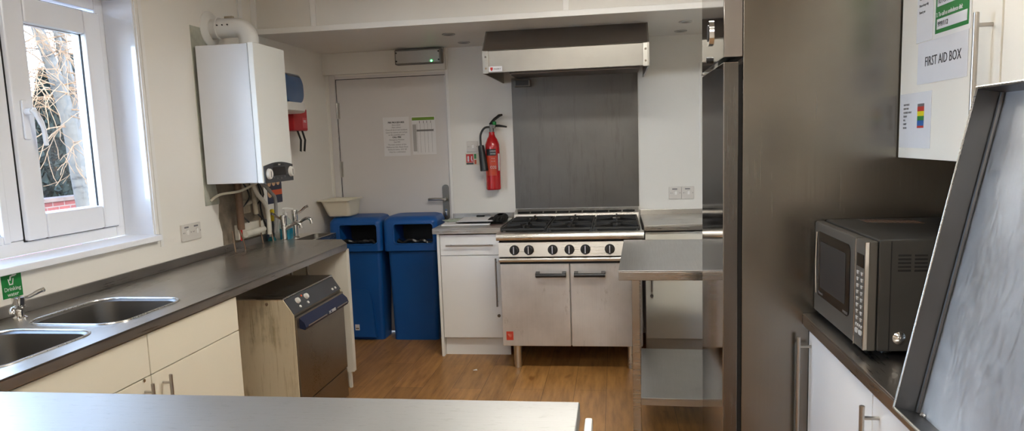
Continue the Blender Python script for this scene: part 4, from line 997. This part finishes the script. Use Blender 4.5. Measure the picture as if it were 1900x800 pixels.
text('FIRST AID BOX', .036, INK, (GX-.0016, 2.02, 1.645), r_, u_, a, sx=.86)
a = thing('first_aid_sign', 'green first aid sign with white answer panels on wall cabinet door', 'sign', (GX, 1.97, 1.70))
B().box(GX-.0012, 1.876, 1.70, GX, 2.078, 1.99).obj('white_card', W_TRIM, a)
B().box(GX-.0022, 1.886, 1.712, GX-.0012, 2.066, 1.98).obj('green_panel', GREEN, a)
for k, (tt_, an) in enumerate((('3. To call an ambulance dial:', '999/112'), ('2. The first aid box is kept in:', 'KITCHEN'), ('1. Your first aider is:', ''))):
    z = 1.722+.058*k
    B().box(GX-.0028, 1.892, z, GX-.0022, 2.056, z+.026).obj('answer_panel', PAPER, a)
    text(tt_, .0155, PAPER, (GX-.0029, 2.060, z+.037), r_, u_, a, 'LEFT', sx=.82, bold=.0002)
    if an: text(an, .018, INK if k == 0 else INKL, (GX-.0032, 2.05, z+.012), r_, u_, a, 'LEFT')
a = thing('paper_notice', 'white typed sheet hanging left of the green first aid sign', 'notice', (GX, 2.12, 1.69))
B().box(GX-.0012, 2.085, 1.702, GX, 2.186, 1.98).obj('sheet', PAPER2, a)
for k in range(9):
    text(['Kettle', 'Hot water', 'Cups and', 'Saucers', 'Plates', 'Trays', 'Tea urn', 'Please keep tidy', 'Thank you'][k], .010, INKL, (GX-.0016, 2.172, 1.795+.018*(8-k)-.012), r_, u_, a, 'LEFT', sx=.9)
a = thing('colour_chart', 'laminated colour coding chart with rainbow column, low on wall cabinet', 'chart', (GX, 2.18, 1.41))
B().box(GX-.0012, 2.075, 1.412, GX, 2.285, 1.567).obj('laminate_sheet', PAPER2, a)
for k, (nm, z0, z1) in enumerate((('grey', .115, .123), ('red', .102, .115), ('yellow', .089, .102), ('green', .077, .089), ('blue', .062, .077), ('red', .056, .062))):
    B().box(GX-.002, 2.118, 1.412+z0, GX-.0012, 2.16, 1.412+z1).obj('colour_block', COLS[nm], a)
for k, wd_ in enumerate(('RAW MEAT', 'RAW FISH', 'COOKED MEAT', 'SALAD', 'VEG', 'DAIRY', 'BREAD')):
    text(wd_, .008, INKL, (GX-.0016, 2.258, 1.535-.011*k), r_, u_, a, 'LEFT')

# ------------------------------------------------------------------ ceiling lights (above the frame)
for nm, x, y, lm in (('ceiling light panel over the middle of the kitchen', .05, 2.9, LAMP), ('ceiling light panel above the foreground counter', -.35, .4, LAMP2), ('ceiling light panel near the wall behind the camera', -.35, -1.6, LAMP2)):
    o = thing('ceiling_light', nm, 'light', (x, y, ZC), 0, 'ceiling light panels')
    b = B(); b.box(x-.62, y-.17, ZC-.03, x+.62, y-.15, ZC).box(x-.62, y+.15, ZC-.03, x+.62, y+.17, ZC).box(x-.62, y-.15, ZC-.03, x-.60, y+.15, ZC).box(x+.60, y-.15, ZC-.03, x+.62, y+.15, ZC)
    b.obj('frame', W_TRIM, o)
    B().box(x-.60, y-.15, ZC-.022, x+.60, y+.15, ZC-.004).obj('diffuser', lm, o)

# ------------------------------------------------------------------ garden outside the window
GZ = -.35
struct(B().box(-30, -12, GZ-.3, XL-.27, 40, GZ).obj('garden_ground', SOIL))
bw = thing('brick_garden_wall', 'red brick garden wall beyond the window', 'wall', (-8.2, 8, GZ))
B().box(-8.4, 3, GZ, -8.18, 16, .82).obj('brickwork', BRICK, bw)
B().box(-8.44, 3, .82, -8.14, 16, .88, .01).obj('coping', paint('coping', '#6f5a50', .9, var=.2), bw)
hs_ = thing('neighbour_house', 'distant house with slate roof beyond the garden, at left', 'house', (-22, 14, GZ))
B().box(-27, 9.5, GZ, -20, 17.0, 2.3).obj('walls', BRICK, hs_)
B().prism([(-27.4, 2.3), (-19.6, 2.3), (-23.5, 4.2)], 'y', 9.3, 17.2).obj('roof', ROOFT, hs_)
random.seed(11)
def conifer(label, x, y, h, r, m, n=4200, name='conifer_tree', top=.05):
    o = thing(name, label, 'tree', (x, y, GZ), 0, 'evergreens beyond the window')
    B().tube([(x, y, GZ), (x, y, GZ+h*.8)], [r*.08, .02], 8).obj('trunk', TWIG, o)
    b = bmesh.new()
    for _ in range(n):
        t = random.random()**.8; a = random.uniform(0, 2*PI); rr = r*(1-t*(1-top))*math.sqrt(random.uniform(.25, 1))
        c = Vector((x+rr*math.cos(a), y+rr*math.sin(a), GZ+.2+t*(h-.2)))
        s = random.uniform(.1, .2)
        q = Matrix.Rotation(random.uniform(0, 6.3), 3, 'Z') @ Matrix.Rotation(random.uniform(.3, 1.8), 3, 'X')
        b.faces.new([b.verts.new(c + q @ Vector(v)) for v in ((-s*.35, 0, 0), (0, -s*.2, s*.1), (s*.35, 0, 0), (0, s*.9, -s*.2))])
    bb = B(); bb.merge(b); bb.obj('foliage', m, o)
conifer('dark conifer behind the brick wall, behind the birch trunk', -10.0, 11.6, 3.3, 1.15, LEAF, 7000)
conifer('dark conifer behind the brick wall, left of the birch trunk', -10.0, 10.0, 2.9, .95, LEAF, 6000)
conifer('far tall evergreen right of the birch trunk', -13.5, 16.6, 4.3, 1.6, LEAF, 6000)
bt = thing('birch_tree', 'pale birch tree with bare twigs outside the window', 'tree', (-6.5, 8.0, GZ))
tkA = [(-6.5, 8.03, GZ), (-6.5, 7.98, .6), (-6.5, 7.906, 1.21), (-6.5, 7.852, 1.74), (-6.5, 7.764, 2.12), (-6.5, 7.62, 2.6), (-6.5, 7.45, 3.1), (-6.4, 7.2, 3.9)]
sm = smooth(tkA, 5); B().tube(sm, [.13-.085*i/len(sm) for i in range(len(sm))], 14).obj('trunk', BARK, bt)
br = B(); twigs = []
tkB = smooth([(-6.5, 7.90, 1.25), (-6.52, 7.945, 2.06), (-6.55, 7.935, 2.58), (-6.6, 7.95, 3.3), (-6.6, 8.0, 4.0)], 5)
tkC = smooth([(-6.5, 7.80, 2.2), (-6.45, 7.75, 2.7), (-6.4, 7.64, 3.0), (-6.4, 7.6, 3.6)], 5)
br.tube(tkB, [.075-.045*i/len(tkB) for i in range(len(tkB))], 10).tube(tkC, [.05-.03*i/len(tkC) for i in range(len(tkC))], 10)
br.obj('bough', BARK, bt)
random.seed(21)
tw = B()
def grow(p, d, ln, r, lvl):
    pts = [p]; q = p.copy(); dd = d.copy()
    for _ in range(5):
        dd = (dd + Vector((random.uniform(-.3, .3), random.uniform(-.3, .3), random.uniform(-.32, .16)))).normalized()
        q = q + dd*ln/5; pts.append(q.copy())
    tw.tube(pts, [max(.0035, r*(1-.15*i)) for i in range(6)], 5)
    if lvl:
        for k in range(3):
            i = random.randint(1, 5)
            nd = (dd + Vector((random.uniform(-1, 1), random.uniform(-1, 1), random.uniform(-.8, .5)))).normalized()
            grow(pts[i], nd, ln*random.uniform(.45, .75), r*.55, lvl-1)
src = sm[10:] + tkB[4:] + tkC
for k in range(64):
    p = random.choice(src)
    a = random.uniform(0, 2*PI)
    grow(Vector(p), Vector((math.cos(a)*.8+.3, math.sin(a), random.uniform(-.3, .45))).normalized(), random.uniform(.5, 1.1), .011, 2)
tw.obj('twigs', TWIG, bt)

# ------------------------------------------------------------------ daylight
wd = bpy.data.worlds.new('sky'); scn.world = wd; wd.use_nodes = True
nt = wd.node_tree; bg = nt.nodes['Background']
tc = nt.nodes.new('ShaderNodeTexCoord'); sx = nt.nodes.new('ShaderNodeSeparateXYZ')
nt.links.new(tc.outputs['Generated'], sx.inputs[0])
rp = ramp(nt, sx.outputs['Z'], [(0, (.62, .76, 1, 1)), (.2, (.6, .75, 1, 1)), (.42, (.2, .28, .44, 1)), (1, (.1, .16, .3, 1))])
nt.links.new(rp.outputs['Color'], bg.inputs['Color']); bg.inputs['Strength'].default_value = 10
sun = bpy.data.lights.new('sun', 'SUN'); sun.energy = 3.5; sun.angle = .01; sun.color = (1, .86, .68)
so = bpy.data.objects.new('sun', sun); col.objects.link(so)
so.rotation_euler = Vector((-.55, .75, -.42)).to_track_quat('-Z', 'Y').to_euler()

# ------------------------------------------------------------------ camera
F, PITCH, YAW, ROLL, HC, PCY = 1317.4, -.1257, .1464, -.035, 1.4701, 429.15
cy, sy, cp_, sp_ = math.cos(YAW), math.sin(YAW), math.cos(PITCH), math.sin(PITCH)
fw = Vector((-sy*cp_, cy*cp_, sp_)); r0 = Vector((cy, sy, 0)); u0 = r0.cross(fw)
R = math.cos(ROLL)*r0 + math.sin(ROLL)*u0; U = -math.sin(ROLL)*r0 + math.cos(ROLL)*u0
cam = bpy.data.cameras.new('camera'); co = bpy.data.objects.new('camera', cam); col.objects.link(co)
Mc = Matrix((R, U, -fw)).transposed().to_4x4(); Mc.translation = (0, 0, HC); co.matrix_world = Mc
cam.sensor_width = 36; cam.lens = F/1900*36; cam.shift_y = (PCY-400)/1900; cam.clip_start = .02
scn.camera = co
vs = scn.view_settings; vs.view_transform = 'Standard'; vs.look = 'None'; vs.exposure = .85; vs.gamma = 1; vs.use_curve_mapping = False
scn.cycles.use_denoising = True
scn.cycles.max_bounces = 10; scn.cycles.diffuse_bounces = 5; scn.cycles.glossy_bounces = 5; scn.cycles.transparent_max_bounces = 8
scn.cycles.sample_clamp_indirect = 6
